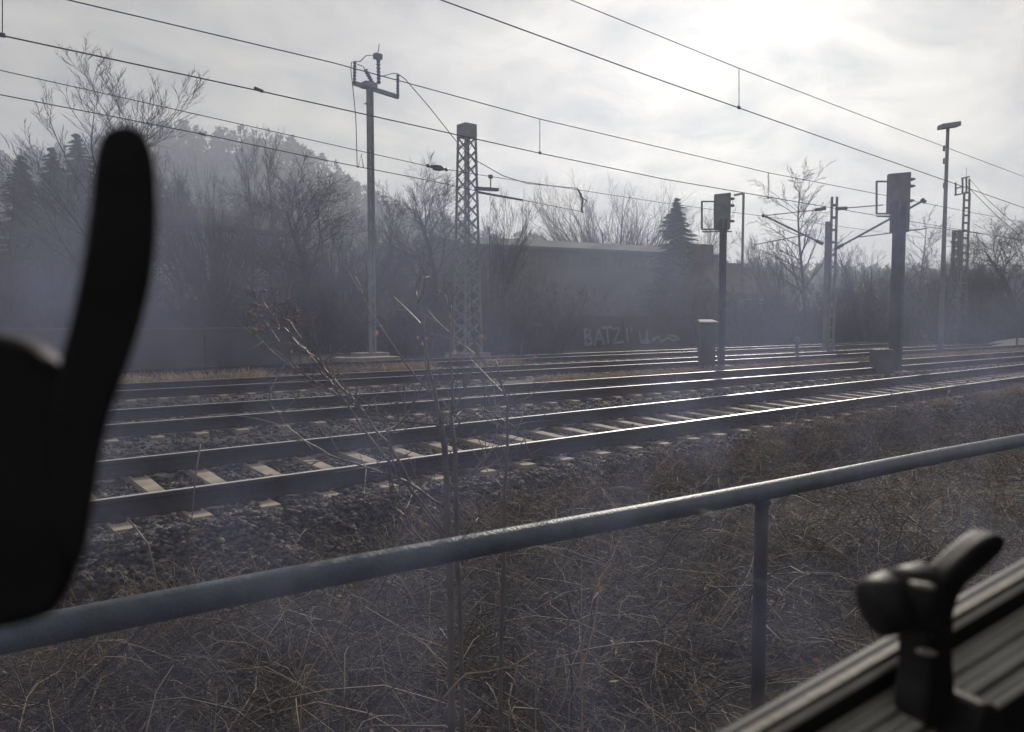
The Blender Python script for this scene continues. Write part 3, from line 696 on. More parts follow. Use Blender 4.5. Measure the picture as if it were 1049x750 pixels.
def mast_tall():
    Y = 24.92; b = ground(382, 372, -0.25); x, y = b[0], b[1]
    root = thing('insulator_mast', 'tall slim steel mast with crossarm and upright insulators at its head', 'mast', (x, y, -0.3))
    zt = onY(382, 90, Y)[2]
    for s in (-1, 1): MB().bar((x + s * 0.085, y, -0.3), (x + s * 0.075, y, zt), 0.07, 0.14, (0, 1, 0)).build('channel', 'mast_steel', root)
    bt = MB()
    for k in range(16):
        z = 0.2 + k * (zt - 0.4) / 15; bt.box(x - 0.055, x + 0.055, y - 0.05, y + 0.05, z - 0.10, z + 0.10)
    bt.build('batten', 'mast_steel', root)
    MB().bar(onY(362, 85, Y), onY(408, 99.5, Y), 0.12, 0.14).build('crossarm', 'mast_steel', root)
    MB().box(x - 0.28, x + 0.2, y - 0.2, y + 0.2, zt - 0.05, zt + 0.14).build('head_plate', 'mast_steel', root)
    q = onY(377, 104, Y); MB().prism([q, onY(381, 102, Y), onY(381, 106, Y), onY(374, 106, Y)], (0, 0.15, 0)).build('bracket', 'mast_steel', root)
    for (p, q, r) in [((363, 86), (363.5, 63), 0.07), ((388, 86), (387.5, 61), 0.085), ((383, 88), (374, 71), 0.09), ((407.5, 99), (407.5, 76), 0.07)]:
        insulator(onY(*p, Y - .1), onY(*q, Y - .1), r, root)
    c = onY(387, 60, Y - .1); MB().box(c[0] - .14, c[0] + .14, c[1] - .1, c[1] + .1, c[2] - .02, c[2] + .16).build('terminal', 'insulator', root)
    for pts in [[(363.5, 63), (369, 63), (375, 57), (380, 56.5), (386, 59)], [(363.5, 63), (360, 64), (359.5, 72), (362, 95), (364.5, 120), (366, 172)], [(388, 79), (396, 77), (403, 75), (408, 76)],
                [(386, 60), (388, 50), (388.5, 45)], [(367, 172), (370, 158), (372.5, 172)], [(366, 66), (372, 68), (374, 72)]]:
        MB().tube([onY(px, py, Y - .12) for px, py in pts], 0.016, 5).build('jumper_wire', 'wire', root)
    fb = thing('concrete_footing', 'pale concrete footing blocks at the foot of the insulator mast', 'footing', (x, y - 0.4, -0.5))
    for (xa, xb, ya, yb) in [(353, 366, 367, 378), (366.5, 412, 367, 378)]:
        p0, p1 = onY(xa, yb, 23.6), onY(xb, ya, 23.6); MB().box(p0[0], p1[0], 23.6, 24.6, -0.5, onY(xa, 367, 23.6)[2]).build('block', 'concrete', fb, bevel=0.02)
    p0, p1 = onY(369, 372, 24.7), onY(398, 361, 24.7); MB().box(p0[0], p1[0], 24.62, 25.4, -0.5, p1[2]).build('block', 'concrete', fb, bevel=0.02)
mast_tall()
def mast_lattice():
    b = ground(479, 366, -0.25); Z = b @ FW + 0.1; zt = at(478, 143, 32.5)[2]; zc = at(478, 130, 32.5)[2]
    root = thing('lattice_mast', 'broad tapering lattice steel mast with solid capped top', 'mast', (b[0], b[1], -0.4))
    lattice(root, (b[0], b[1], -0.4), 0.43, 0.43, zt + 0.4, 0.26, 0.26, 17, 0.075, 0.07)
    MB().prism([(b[0] - .3, b[1] - .3, zt - .02), (b[0] + .3, b[1] - .3, zt - .02), (b[0] + .3, b[1] + .3, zt - .02), (b[0] - .3, b[1] + .3, zt - .02)], (0, 0, zc - zt)).build('cap', 'mast_steel', root)
    MB().box(b[0] - .7, b[0] + .7, b[1] - .7, b[1] + .7, -0.6, -0.05).build('footing', 'concrete', root, bevel=0.02)
mast_lattice()

def signal(px, base, Z, panel, lower, cage, visors, postw, label, seed):
    """panel: px rectangle of the signal's back board; cage: px rectangle of the service platform"""
    b = ground(px, base, -0.25); sc_ = Z / F
    root = thing('railway_signal', label, 'signal', (b[0], b[1], -0.5), 'railway signals')
    r_ = V3((RT[0], RT[1], 0)); f_ = V3((math.cos(A), math.sin(A), 0))
    def P_(x, y, dz=0.0): return at(x, y, Z + dz)
    x0, y0, x1, y1 = panel
    c = P_((x0 + x1) / 2, (y0 + y1) / 2); w = (x1 - x0) / 2 * sc_; h = (y1 - y0) / 2 * sc_
    nv = V3((0.72, 0.69, 0)); tv = V3((0.69, -0.72, 0))
    # board turned slightly, chamfered lower corners
    poly = [c - tv * w + V3((0, 0, h * .95)), c + tv * w + V3((0, 0, h * 1.03)), c + tv * w - V3((0, 0, h * .93)), c + tv * w * .8 - V3((0, 0, h)), c - tv * w * .85 - V3((0, 0, h)), c - tv * w - V3((0, 0, h * .93))]
    MB().prism(poly, nv * 0.16).build('signal_board', 'signal_pale' if seed == 1 else 'signal_brown', root, bevel=0.02)
    for (lx0, ly0, lx1, ly1) in lower:
        c2 = P_((lx0 + lx1) / 2, (ly0 + ly1) / 2, 0.12); MB().obox(c2, tv * (lx1 - lx0) / 2 * sc_, nv * 0.12, (0, 0, (ly1 - ly0) / 2 * sc_)).build('lower_board', 'signal_dark', root, bevel=0.02)
    # hoods in front of the lamps: short half tubes leaning forward
    for (vx, vy) in visors:
        hb = MB(); c3 = P_(vx, vy, 0.1); L = 0.17
        for k in range(6):
            a0, a1 = math.pi * k / 6, math.pi * (k + 1) / 6; R = 0.065
            q = [c3 + tv * (-0.03) + nv * R * math.cos(a) + V3((0, 0, R * math.sin(a))) for a in (a0, a1)]
            hb.prism([q[0], q[1], q[1] + tv * L + V3((0, 0, -.02)), q[0] + tv * L * .8 + V3((0, 0, -.02))], (0, 0, -0.012))
        hb.build('lamp_hood', 'signal_dark', root)
    # post: two channels with battens
    top = P_(px, y1, 0.2)[2]; w2 = postw / 2 * sc_
    for s in (-1, 1): MB().bar(V3((b[0], b[1], -0.5)) + tv * s * w2 * .75, V3((b[0], b[1], top + .3)) + tv * s * w2 * .75, w2 * .55, 0.16, nv).build('post', 'signal_post', root)
    bt = MB().obox(V3((b[0], b[1], (top - .4) / 2)), tv * w2 * .7, nv * 0.05, (0, 0, (top + .4) / 2))
    bt.build('web', 'signal_post', root)
    # service platform cage
    cx0, cy0, cx1, cy1 = cage; t = 0.045
    corners = {}
    for i, xx in enumerate((cx0, cx1)):
        for j, dz in enumerate((0.0, 0.55)):
            corners[i, j] = (P_(xx, cy0, dz), P_(xx, cy1, dz))
    cg = MB()
    for (i, j), (p, q) in corners.items(): cg.bar(p, q, t)
    for k in (0, 1):
        cg.bar(corners[0, 0][k], corners[1, 0][k], t); cg.bar(corners[0, 1][k], corners[1, 1][k], t); cg.bar(corners[0, 0][k], corners[0, 1][k], t); cg.bar(corners[1, 0][k], corners[1, 1][k], t)
    cg.build('cage_rail', 'mast_steel', root)
    pts = [corners[0, 0][1], corners[1, 0][1], corners[1, 1][1], corners[0, 1][1]]
    fl = [p + V3((0, 0, -0.05)) for p in pts]; fl[1] = fl[1] + tv * 0.55; fl[2] = fl[2] + tv * 0.55
    MB().prism(fl, (0, 0, -0.05)).build('platform', 'mast_steel', root)
    MB().bar(P_(cx1 + 12, cy1 + 2, .2), P_(px + 2, cy1 + 12, .2), 0.05).build('strut', 'mast_steel', root)
    MB().obox((b[0], b[1], -0.35), tv * 0.35, nv * 0.35, (0, 0, 0.22)).build('footing', 'concrete', root, bevel=0.02)
    return root
signal(738.5, 378, 25.0, (732, 198, 748.5, 235.5), [], (719, 206.5, 732, 235), [(748, 204), (748, 211), (748, 227)], 6.5, 'smaller railway signal seen from behind, between the second and third tracks', 1)
signal(916.5, 384, 22.4, (910.5, 177, 932.5, 219), [(913, 219, 930, 238), (919, 238, 925, 253)], (898, 186, 910, 219), [(932, 184), (932, 191), (931, 206)], 11, 'larger railway signal seen from behind, right of the cantilever mast', 2)

def mast_double():
    X = 32.95; b = ground(848, 364, -0.25); X, Y = b[0], b[1]
    root = thing('cantilever_mast', 'lattice mast with slanting cantilever arms reaching to both sides', 'mast', (X, Y, -0.4))
    zt = at(851, 203, 34.3)[2]
    tv = V3((RT[0], RT[1], 0)); base = V3((X, Y, -0.4))
    for s in (-1, 1): MB().bar(base + tv * (0.12 + s * .11), base + tv * (0.12 + s * .11) + V3((0, 0, zt + .4)), 0.07, 0.12, FW).build('channel', 'mast_steel', root)
    bt = MB()
    for k in range(13): bt.obox(base + tv * .12 + V3((0, 0, 0.3 + k * (zt) / 12.5)), tv * .08, V3(FW) * .04, (0, 0, 0.05))
    bt.build('batten', 'mast_steel', root)
    z2 = at(845, 228, 34.3)[2]; MB().bar(base - tv * .14, base - tv * .14 + V3((0, 0, z2 + .4)), 0.17, 0.17).build('stub_post', 'mast_steel', root)
    Q = lambda x, y: onX(x, y, X)
    MB().tube([Q(843, 250), Q(783, 221)], 0.045, 8).build('cantilever_arm', 'mast_steel', root)
    MB().tube([Q(856, 255), Q(946, 205.5)], 0.045, 8).build('cantilever_arm', 'mast_steel', root)
    MB().tube([Q(843, 214.5), Q(783, 221)], 0.022, 6).build('top_tie', 'mast_steel', root)
    MB().tube([Q(856, 214), Q(905, 210)], 0.022, 6).build('top_tie', 'mast_steel', root)
    MB().tube([Q(772, 251), Q(829, 240)], 0.022, 6).build('registration_arm', 'mast_steel', root)
    MB().tube([Q(880, 243), Q(950, 234)], 0.022, 6).build('registration_arm', 'mast_steel', root)
    for a, c in [((846, 213.5), (835, 215)), ((856, 214), (868, 213.2)), ((783, 220), (781, 222)), ((944, 204), (948, 207.5)), ((836, 246.5), (843, 250)), ((856, 255), (864, 250.5))]:
        insulator(Q(*a), Q(*c), 0.09, root, 5)
    MB().box(X - .4, X + .4, Y - .4, Y + .4, -0.6, -0.1).build('footing', 'concrete', root, bevel=0.02)
mast_double()
def lamp_post():
    b = ground(963, 364, -0.25); Z = 34.3; top = at(966, 136, Z)
    root = thing('lamp_post', 'tall thin lamp post with small flat rectangular head', 'lamp post', (b[0], b[1], -0.4))
    MB().tube([(b[0], b[1], -0.4), (b[0], b[1], 2.0), (b[0], b[1], top[2])], (0.13, 0.10, 0.07), 10).build('pole', 'mast_steel', root, smooth=True)
    tv = V3((RT[0], RT[1], 0)); c = V3((b[0], b[1], at(966, 132, Z)[2]))
    MB().obox(c + tv * .05, tv * .42 + V3((0, 0, .06)), V3((FW[0], FW[1], 0)) * .2, (0, 0, .10)).build('lamp_head', 'lamp_metal', root, bevel=0.02)
    MB().obox(c + V3((0, 0, -.18)), tv * .05, V3((FW[0], FW[1], 0)) * .05, (0, 0, .12)).build('bracket', 'mast_steel', root)
    for y in (152, 165, 190): q = at(968, y, Z); MB().obox(q, tv * .06, V3((FW[0], FW[1], 0)) * .06, (0, 0, .12)).build('clamp', 'mast_steel', root)
lamp_post()
def mast_far_right():
    b = ground(985, 356, -0.25); Z = 50.0; b = at(985, 326 + F * 1.65 / Z, Z); tv = V3((RT[0], RT[1], 0)); base = V3((b[0], b[1], -0.4)); zt = at(985, 199, Z)[2]
    root = thing('ladder_mast', 'ladder-like steel mast with open frame top right of the lamp post', 'mast', tuple(base))
    for s in (-1, 1): MB().bar(base + tv * s * .22, V3((b[0], b[1], zt)) + tv * s * .17, 0.09, 0.13, FW).build('channel', 'mast_steel', root)
    bt = MB()
    for k in range(20): bt.obox(V3((b[0], b[1], 0.3 + k * (zt - .3) / 19)), tv * .17, V3((FW[0], FW[1], 0)) * .04, (0, 0, 0.06))
    bt.build('rung', 'mast_steel', root)
    q = lambda x, y: at(x, y, Z); fr = MB()
    for a, c in [((978, 200), (993, 197)), ((979, 200), (979, 187)), ((986, 198), (986, 182)), ((993, 197), (993, 183)), ((985, 183), (993, 181)), ((980, 193), (986, 191)), ((990, 197), (990, 181))]: fr.bar(q(*a), q(*c), 0.09)
    fr.build('head_frame', 'mast_steel', root)
    MB().tube([q(990, 182), q(990, 172)], 0.012, 5).build('spike', 'mast_steel', root)
    b2 = at(976, 326 + F * 1.65 / 48, 48.0); z2 = at(976, 238, 48)[2]
    r2 = thing('stub_mast', 'short thick steel post just left of the ladder mast', 'mast', (b2[0], b2[1], -0.4))
    lattice(r2, (b2[0], b2[1], -0.4), 0.2, 0.2, z2 + .4, 0.16, 0.16, 14, 0.08, 0.09)
    MB().box(b2[0] - .21, b2[0] + .21, b2[1] - .21, b2[1] + .21, z2 - .01, z2 + .05).build('cap', 'mast_steel', r2)
mast_far_right()
def thin_pole():
    Z = 58; b = at(759, 326 + F * 1.5 / Z, Z); root = thing('thin_pole', 'thin pole with short bent top right of the smaller signal', 'pole', (b[0], b[1], -0.3))
    MB().tube([(b[0], b[1], -0.3), (b[0], b[1], at(760, 199, Z)[2])], 0.09, 8).build('pole', 'mast_steel', root)
    MB().bar(at(760.5, 198.5, Z), at(752, 200, Z), 0.2, 0.14).build('arm', 'mast_steel', root)
thin_pole()
def cabinet(px, x0, x1, ytop, ybot, Zd, label, cap):
    b = ground((x0 + x1) / 2, ybot, -0.28); Z = (b - EYE) @ FW; s = Z / F; tv = V3((RT[0], RT[1], 0)); fv = V3((math.cos(A), math.sin(A), 0))
    h = (ybot - ytop) * s; w = (x1 - x0) / 2 * s
    root = thing('relay_cabinet', label, 'cabinet', (b[0], b[1], -0.35), 'trackside cabinets')
    c = V3((b[0], b[1], -0.35 + (h + .07) / 2)) + fv * w * .8
    bd = MB().obox(c, tv * w * .92, fv * w * .7, (0, 0, (h + .07) / 2)).build('body', 'cabinet', root, bevel=0.015)
    MB().obox(c - fv * (w * .7 + .012) + V3((0, 0, -h * .02)), tv * w * .8, fv * .012, (0, 0, h * .42)).build('door', 'cabinet', root, bevel=0.004)
    MB().obox(c - fv * (w * .7 + .035) + tv * w * .6, tv * .012, fv * .012, (0, 0, .07)).build('handle', 'signal_dark', root)
    if cap:
        tp = V3((b[0], b[1], -0.35 + h + .07)) + fv * w * .8
        MB().prism([tp - tv * w * 1.15 - fv * w, tp + tv * w * 1.15 - fv * w, tp + tv * w * .9 + fv * w + V3((0, 0, .07)), tp - tv * w * .9 + fv * w + V3((0, 0, .07))], (0, 0, .04)).build('roof', 'render_pale', root)
    return root
cabinet(725, 717, 733.5, 331, 381, 0, 'grey trackside cabinet with pale roof at the foot of the smaller signal', True)
cabinet(906, 896, 917, 358, 387, 0, 'low plain grey trackside box at the foot of the larger signal', False)
def marker_post():
    b = ground(816, 372, -0.28); root = thing('marker_post', 'thin dark marker post standing in the dry grass strip', 'post', (b[0], b[1], -0.4))
    Z = (b - EYE) @ FW; t = at(816, 350, Z)[2]; MB().box(b[0] - .05, b[0] + .05, b[1] - .05, b[1] + .05, -0.4, t).build('post', 'signal_dark', root); MB().box(b[0] - .09, b[0] + .09, b[1] - .07, b[1] + .07, t, t + .16).build('plate', 'signal_dark', root)
marker_post()
def small_box():
    b = ground(549, 363, -0.28); Z = (b - EYE) @ FW; root = thing('point_box', 'small dark trackside box with pale lid left of the graffiti', 'box', (b[0], b[1], -0.4))
    t = at(549, 333, Z)[2]; MB().box(b[0] - .2, b[0] + .2, b[1] - .2, b[1] + .2, -0.4, t).build('body', 'signal_dark', root, bevel=0.01); MB().box(b[0] - .26, b[0] + .26, b[1] - .26, b[1] + .26, t + .003, t + .05).build('lid', 'render_pale', root)
small_box()

# ------------------------------------------------------------------ overhead wires
def wire(name, pts, r, label, ext0=None, ext1=None, cat='wire'):
    pts = [V3(p) for p in pts]
    if ext0 is not None: pts = [pts[0] + (pts[0] - pts[1]) * ((ext0 - pts[0][0]) / (pts[0][0] - pts[1][0]))] + pts
    if ext1 is not None: pts = pts + [pts[-1] + (pts[-1] - pts[-2]) * ((ext1 - pts[-1][0]) / (pts[-1][0] - pts[-2][0]))]
    return tag(MB().tube(pts, r * .85, 6).build(name, 'wire', smooth=True), label, cat, 'overhead line wires')
def W(lst, Y): return [onY(x, y, Y) for x, y in lst]
Y1, Y2, Y3 = 7.2, 11.4, 17.0
wire('contact_wire', W([(452, 0), (680, 83.4), (860, 147), (1049, 213)], Y1), 0.009, 'thickest contact wire over the nearest track, leaving the top edge near its middle', -25, 70)
wire('messenger_wire', W([(585, 0), (757, 70), (900, 125), (1049, 181)], Y1), 0.007, 'highest wire at upper right above the nearest track', -25, 70)
wire('contact_wire', W([(0, 36), (265, 93), (553, 157), (680, 183.5), (870, 216)], Y2), 0.011, 'contact wire over the middle track crossing the head of the lattice mast', -20, 60)
wire('messenger_wire', W([(70, 0), (340, 64), (553, 122), (787, 177), (900, 199)], Y2), 0.010, 'messenger wire passing just behind the insulators of the tall mast', -20, 60)
wire('messenger_wire', W([(0, 72), (330, 146), (437, 170), (487, 178.5), (680, 208), (860, 232)], Y3), 0.010, 'upper one of the two lowest wires at left', -10, 60)
wire('contact_wire', W([(0, 97), (210, 138), (330, 163.5), (440, 185), (490, 196), (597, 217)], Y3), 0.012, 'lowest wire at left ending at the hanging jumper', -10, None)
wire('feeder_wire', W([(408, 76), (415, 81), (440, 110), (470, 148), (487, 164), (515, 180), (540, 188), (592, 193), (594, 200), (597, 216)], 24.0), 0.02, 'sagging cable from the tall mast crossarm to the wire end')
wire('anchor_wire', [at(990, 190, 50), at(1022, 222, 46), at(1049, 245, 43), at(1075, 262, 40)], 0.02, 'thin stay wire falling right from the ladder mast')
wire('anchor_wire', [at(993, 183, 50), at(1012, 205, 46), at(1049, 238, 42), at(1080, 262, 40)], 0.018, 'upper thin stay wire at the right edge below the contact wire')
wire('messenger_wire', [at(946, 232, 40), at(1010, 240, 46), at(1049, 246, 50), at(1100, 254, 60)], 0.02, 'low thin wire behind the ladder mast')
for (x, ya, yb, Y, r, lb) in [(757, 70, 110.5, Y1, 0.006, 'dropper wire hanging near the top right centre'), (553, 122, 157, Y2, 0.007, 'dropper wire right of the lattice mast'), (787, 177, 203, Y2, 0.008, 'dropper wire between the two signals'), (2.5, -16, 36.5, Y2, 0.007, 'dropper wire at the upper left corner')]:
    t = thing('dropper', lb, 'wire', tuple(onY(x, yb, Y)), 'overhead line wires')
    MB().tube([onY(x, ya, Y), onY(x, yb, Y)], r, 5).build('wire', 'wire', t); c = onY(x, yb, Y); MB().box(c[0] - .03, c[0] + .03, c[1] - .012, c[1] + .012, c[2] - .02, c[2] + .03).build('clamp', 'insulator', t)
def wire_insulator(a, b, Y, r, lb):
    t = thing('section_insulator', lb, 'insulator', tuple(onY(*a, Y))); insulator(onY(*a, Y), onY(*b, Y), r, t, 6)
    return t
t = wire_insulator((437, 169.5), (459, 174), Y3, 0.055, 'dark insulator on the wire left of the lattice mast'); c = onY(448, 172, Y3); MB().box(c[0] - .12, c[0] + .12, c[1] - .06, c[1] + .06, c[2] - .07, c[2] + .07).build('body', 'insulator', t, bevel=.02)
t = thing('wire_tensioner', 'dark clamp assembly on the low wire right of the lattice mast', 'clamp', tuple(onY(500, 194, Y3)))
MB().bar(onY(487, 193, Y3), onY(510, 194.5, Y3), 0.10, 0.09).build('body', 'insulator', t); MB().bar(onY(490, 197, Y3), onY(535, 205, Y3), 0.05, 0.05).build('clevis', 'insulator', t)
MB().tube([onY(502.5, 192, Y3), onY(502.5, 182, Y3)], 0.018, 5).build('rod', 'wire', t); c = onY(502.5, 181, Y3); MB().box(c[0] - .05, c[0] + .05, c[1] - .04, c[1] + .04, c[2] - .05, c[2] + .05).build('knob', 'insulator', t)
t = thing('hanging_jumper', 'small hooked jumper hanging at the end of the sagging cable', 'wire', tuple(onY(597, 215, Y3)))
MB().tube(W([(592, 194), (595, 199), (597, 206), (596, 214), (597, 218)], Y3), 0.03, 6).build('cable', 'insulator', t); MB().tube(W([(595, 201), (601, 206), (598, 211)], Y3), 0.02, 5).build('loop', 'insulator', t)
for (x, y, Y, lb) in [(265, 92, Y2, 'small clamp on the middle wire left of the tall mast'), (207, 137.5, Y3, 'small clamp on the lowest left wire')]:
    c = onY(x, y, Y); tag(MB().obox(c, (.07, 0, -.015), (0, .015, 0), (0.004, 0, .022)).build('wire_clamp', 'insulator', bevel=.006), lb, 'clamp')

# ------------------------------------------------------------------ dry grass along the far tracks
def grass(name, label, spots, m, hmin, hmax, seed, r0=0.004):
    r = np.random.default_rng(seed); spots = np.asarray(spots, float); n = len(spots); S = 4
    a = r.uniform(0, 6.28, n); ln = r.uniform(0.05, 0.6, n); h = r.uniform(hmin, hmax, n); s = np.linspace(0, 1, S)[None, :, None]
    d = np.stack([np.cos(a) * ln, np.sin(a) * ln, np.ones(n)], -1)
    bend = np.stack([np.cos(a), np.sin(a), -0.5 * np.ones(n)], -1) * r.uniform(0.05, 0.6, n)[:, None]
    pth = spots[:, None] + (d[:, None] * s + bend[:, None] * s ** 2) * h[:, None, None]
    Vv, Ff = np_tubes(pth, np.linspace(1, 0.25, S)[None] * r.uniform(0.6, 1.3, n)[:, None] * r0, 3)
    return tag(link(name, np_mesh(name, Vv, Ff), m), label, 'grass', kind='stuff')
def strip(n, x0, x1, yf, w, zf, seed):
    r = np.random.default_rng(seed); x = r.uniform(x0, x1, n); y = yf(x) + r.normal(0, w, n)
    keep = vnoise(x * 0.8, y * 1.5, seed) > 0.33; x, y = x[keep], y[keep]
    return np.stack([x, y, zf(x, y)], -1)
zb2 = lambda x, y: np.maximum(zball(x, y), zg(x, y)) - 0.01
grass('golden_grass', 'strip of golden dry grass behind the third track at left', strip(15000, -2, 17, lambda x: 20.6 - 0.05 * x, 0.35, zb2, 41), 'gold_grass', 0.15, 0.42, 42, 0.008)
GG = grass('golden_grass', 'narrow golden dry grass strip between the middle and third tracks', strip(22000, 12, 45, lambda x: ty(1, x) + HG + .8, 0.25, zb2, 43), 'gold_grass', 0.16, 0.36, 44, 0.008)

# ------------------------------------------------------------------ near scrub between the railing and the ballast
def yrail(x): return 1.78 - 0.108 * np.asarray(x)
def bramble_paths(n, x0, x1, y0f, y1f, seed, Lm, hm, rad):
    r = np.random.default_rng(seed); S = 7
    x = x0 + (x1 - x0) * r.uniform(0, 1, n); y = y0f(x) + (y1f(x) - y0f(x)) * r.uniform(0, 1, n)
    cl = vnoise(x * 1.3, y * 1.3, 12) * 0.65 + vnoise(x * 3.3, y * 3.3, 13) * 0.35; keep = cl + r.uniform(-0.12, 0.12, n) > 0.36
    x, y, cl = x[keep], y[keep], cl[keep]; n = len(x); hm = hm * (0.25 + 1.5 * cl)
    z = np.maximum(zg(x, y), np.where(y > 4.6, zball(x, y), -9)) - 0.02 + r.uniform(0, 0.10, n); a = r.uniform(0, 6.28, n); L = Lm * r.uniform(0.35, 1.4, n); h = hm * r.uniform(0.0, 1.0, n) ** 1.5
    s = np.linspace(0, 1, S)[None, :]; sg = r.uniform(-1.0, 1.0, n)[:, None]
    px = x[:, None] + L[:, None] * (np.cos(a)[:, None] * s - sg * np.sin(a)[:, None] * s ** 2 * 0.5)
    py = y[:, None] + L[:, None] * (np.sin(a)[:, None] * s + sg * np.cos(a)[:, None] * s ** 2 * 0.5)
    k = r.uniform(0.6, 1.15, n)[:, None]
    pz = z[:, None] + h[:, None] * 4 * (s * k) * (1.12 - s * k)
    pth = np.stack([px, py, pz], -1) + r.normal(0, 0.012, (n, S, 3)); pth[..., 1] = np.maximum(pth[..., 1], yrail(pth[..., 0]) * 0.6 + 0.25)
    rr = np.linspace(1, 0.45, S)[None] * (rad * r.uniform(0.5, 1.5, n))[:, None]
    return pth, rr
near = lambda x: yrail(x) + 0.05
farY = lambda x: np.interp(x, [0, 5, 8, 11, 30], [5.45, 5.45, 5.65, 6.0, 5.5])
sets = [bramble_paths(8500, -0.3, 5.5, near, farY, 51, 0.55, 0.16, 0.0022), bramble_paths(2000, -0.3, 6, near, lambda x: 4.4 + 0 * x, 52, 1.0, 0.34, 0.0035),
        bramble_paths(6500, 5, 14, lambda x: yrail(x) - 0.2, farY, 53, 0.6, 0.22, 0.003), bramble_paths(4500, 13, 32, lambda x: yrail(x) - 1.5, farY, 54, 0.8, 0.32, 0.005)]
Vv, Ff = join_np([np_tubes(p, q, 3) for p, q in sets])
tag(link('bramble_scrub', np_mesh('bramble_scrub', Vv, Ff), 'bramble'), 'tangled brown bramble canes and twigs covering the near bank', 'scrub', kind='stuff')
sets = [bramble_paths(1300, -0.3, 6, near, farY, 61, 0.30, 0.14, 0.0015), bramble_paths(1600, 5, 20, lambda x: yrail(x) - .2, farY, 62, 0.4, 0.2, 0.0028)]
Vv, Ff = join_np([np_tubes(p, q, 3) for p, q in sets])
tag(link('straw_stalks', np_mesh('straw_stalks', Vv, Ff), 'straw'), 'pale dead straw stalks scattered through the near scrub', 'straw', kind='stuff')
r = np.random.default_rng(71); n = 2600
x = r.uniform(0, 12, n); y = near(x) + (4.9 - near(x)) * r.uniform(0, 1, n); z = zg(x, y) + r.uniform(0.0, 0.16, n)
e1 = r.normal(0, 1, (n, 3)); e1 /= np.linalg.norm(e1, axis=1, keepdims=True); e2 = np.cross(e1, r.normal(0, 1, (n, 3))); e2 /= np.linalg.norm(e2, axis=1, keepdims=True)
sz = r.uniform(0.008, 0.022, n)[:, None]; c = np.stack([x, y, z], -1)
Vv = np.stack([c - e1 * sz * 1.5, c + e2 * sz * .7, c + e1 * sz * 1.5, c - e2 * sz * .7], 1).reshape(-1, 3)
tag(link('dead_leaves', np_mesh('dead_leaves', Vv, np.arange(4 * n).reshape(-1, 4)), 'dead_leaf'), 'small brown dead leaves caught among the brambles', 'leaves', kind='stuff')
r = np.random.default_rng(73); n = 700
x = r.uniform(0, 9, n); y = near(x) + (5.2 - near(x)) * r.uniform(0, 1, n); z = zg(x, y) + r.uniform(0.03, 0.2, n)
e1 = r.normal(0, 1, (n, 3)); e1 /= np.linalg.norm(e1, axis=1, keepdims=True); e2 = np.cross(e1, r.normal(0, 1, (n, 3))); e2 /= np.linalg.norm(e2, axis=1, keepdims=True)
sz = r.uniform(0.006, 0.02, n)[:, None]; c = np.stack([x, y, z], -1)
Vv = np.stack([c - e1 * sz * 1.5, c + e2 * sz * .6, c + e1 * sz * 1.5, c - e2 * sz * .6], 1).reshape(-1, 3)
tag(link('pale_leaves', np_mesh('pale_leaves', Vv, np.arange(4 * n).reshape(-1, 4)), 'pale_leaf'), 'pale yellowish withered leaves dotted over the brambles', 'leaves', kind='stuff')
sp2 = strip(16000, 0.4, 22, lambda x: 5.15 + 0.03 * x, 0.2, zb2, 45); grass('tufted_grass', 'dry yellow grass tufts along the foot of the ballast', sp2, 'gold_grass', 0.06, 0.2, 46, 0.0026)

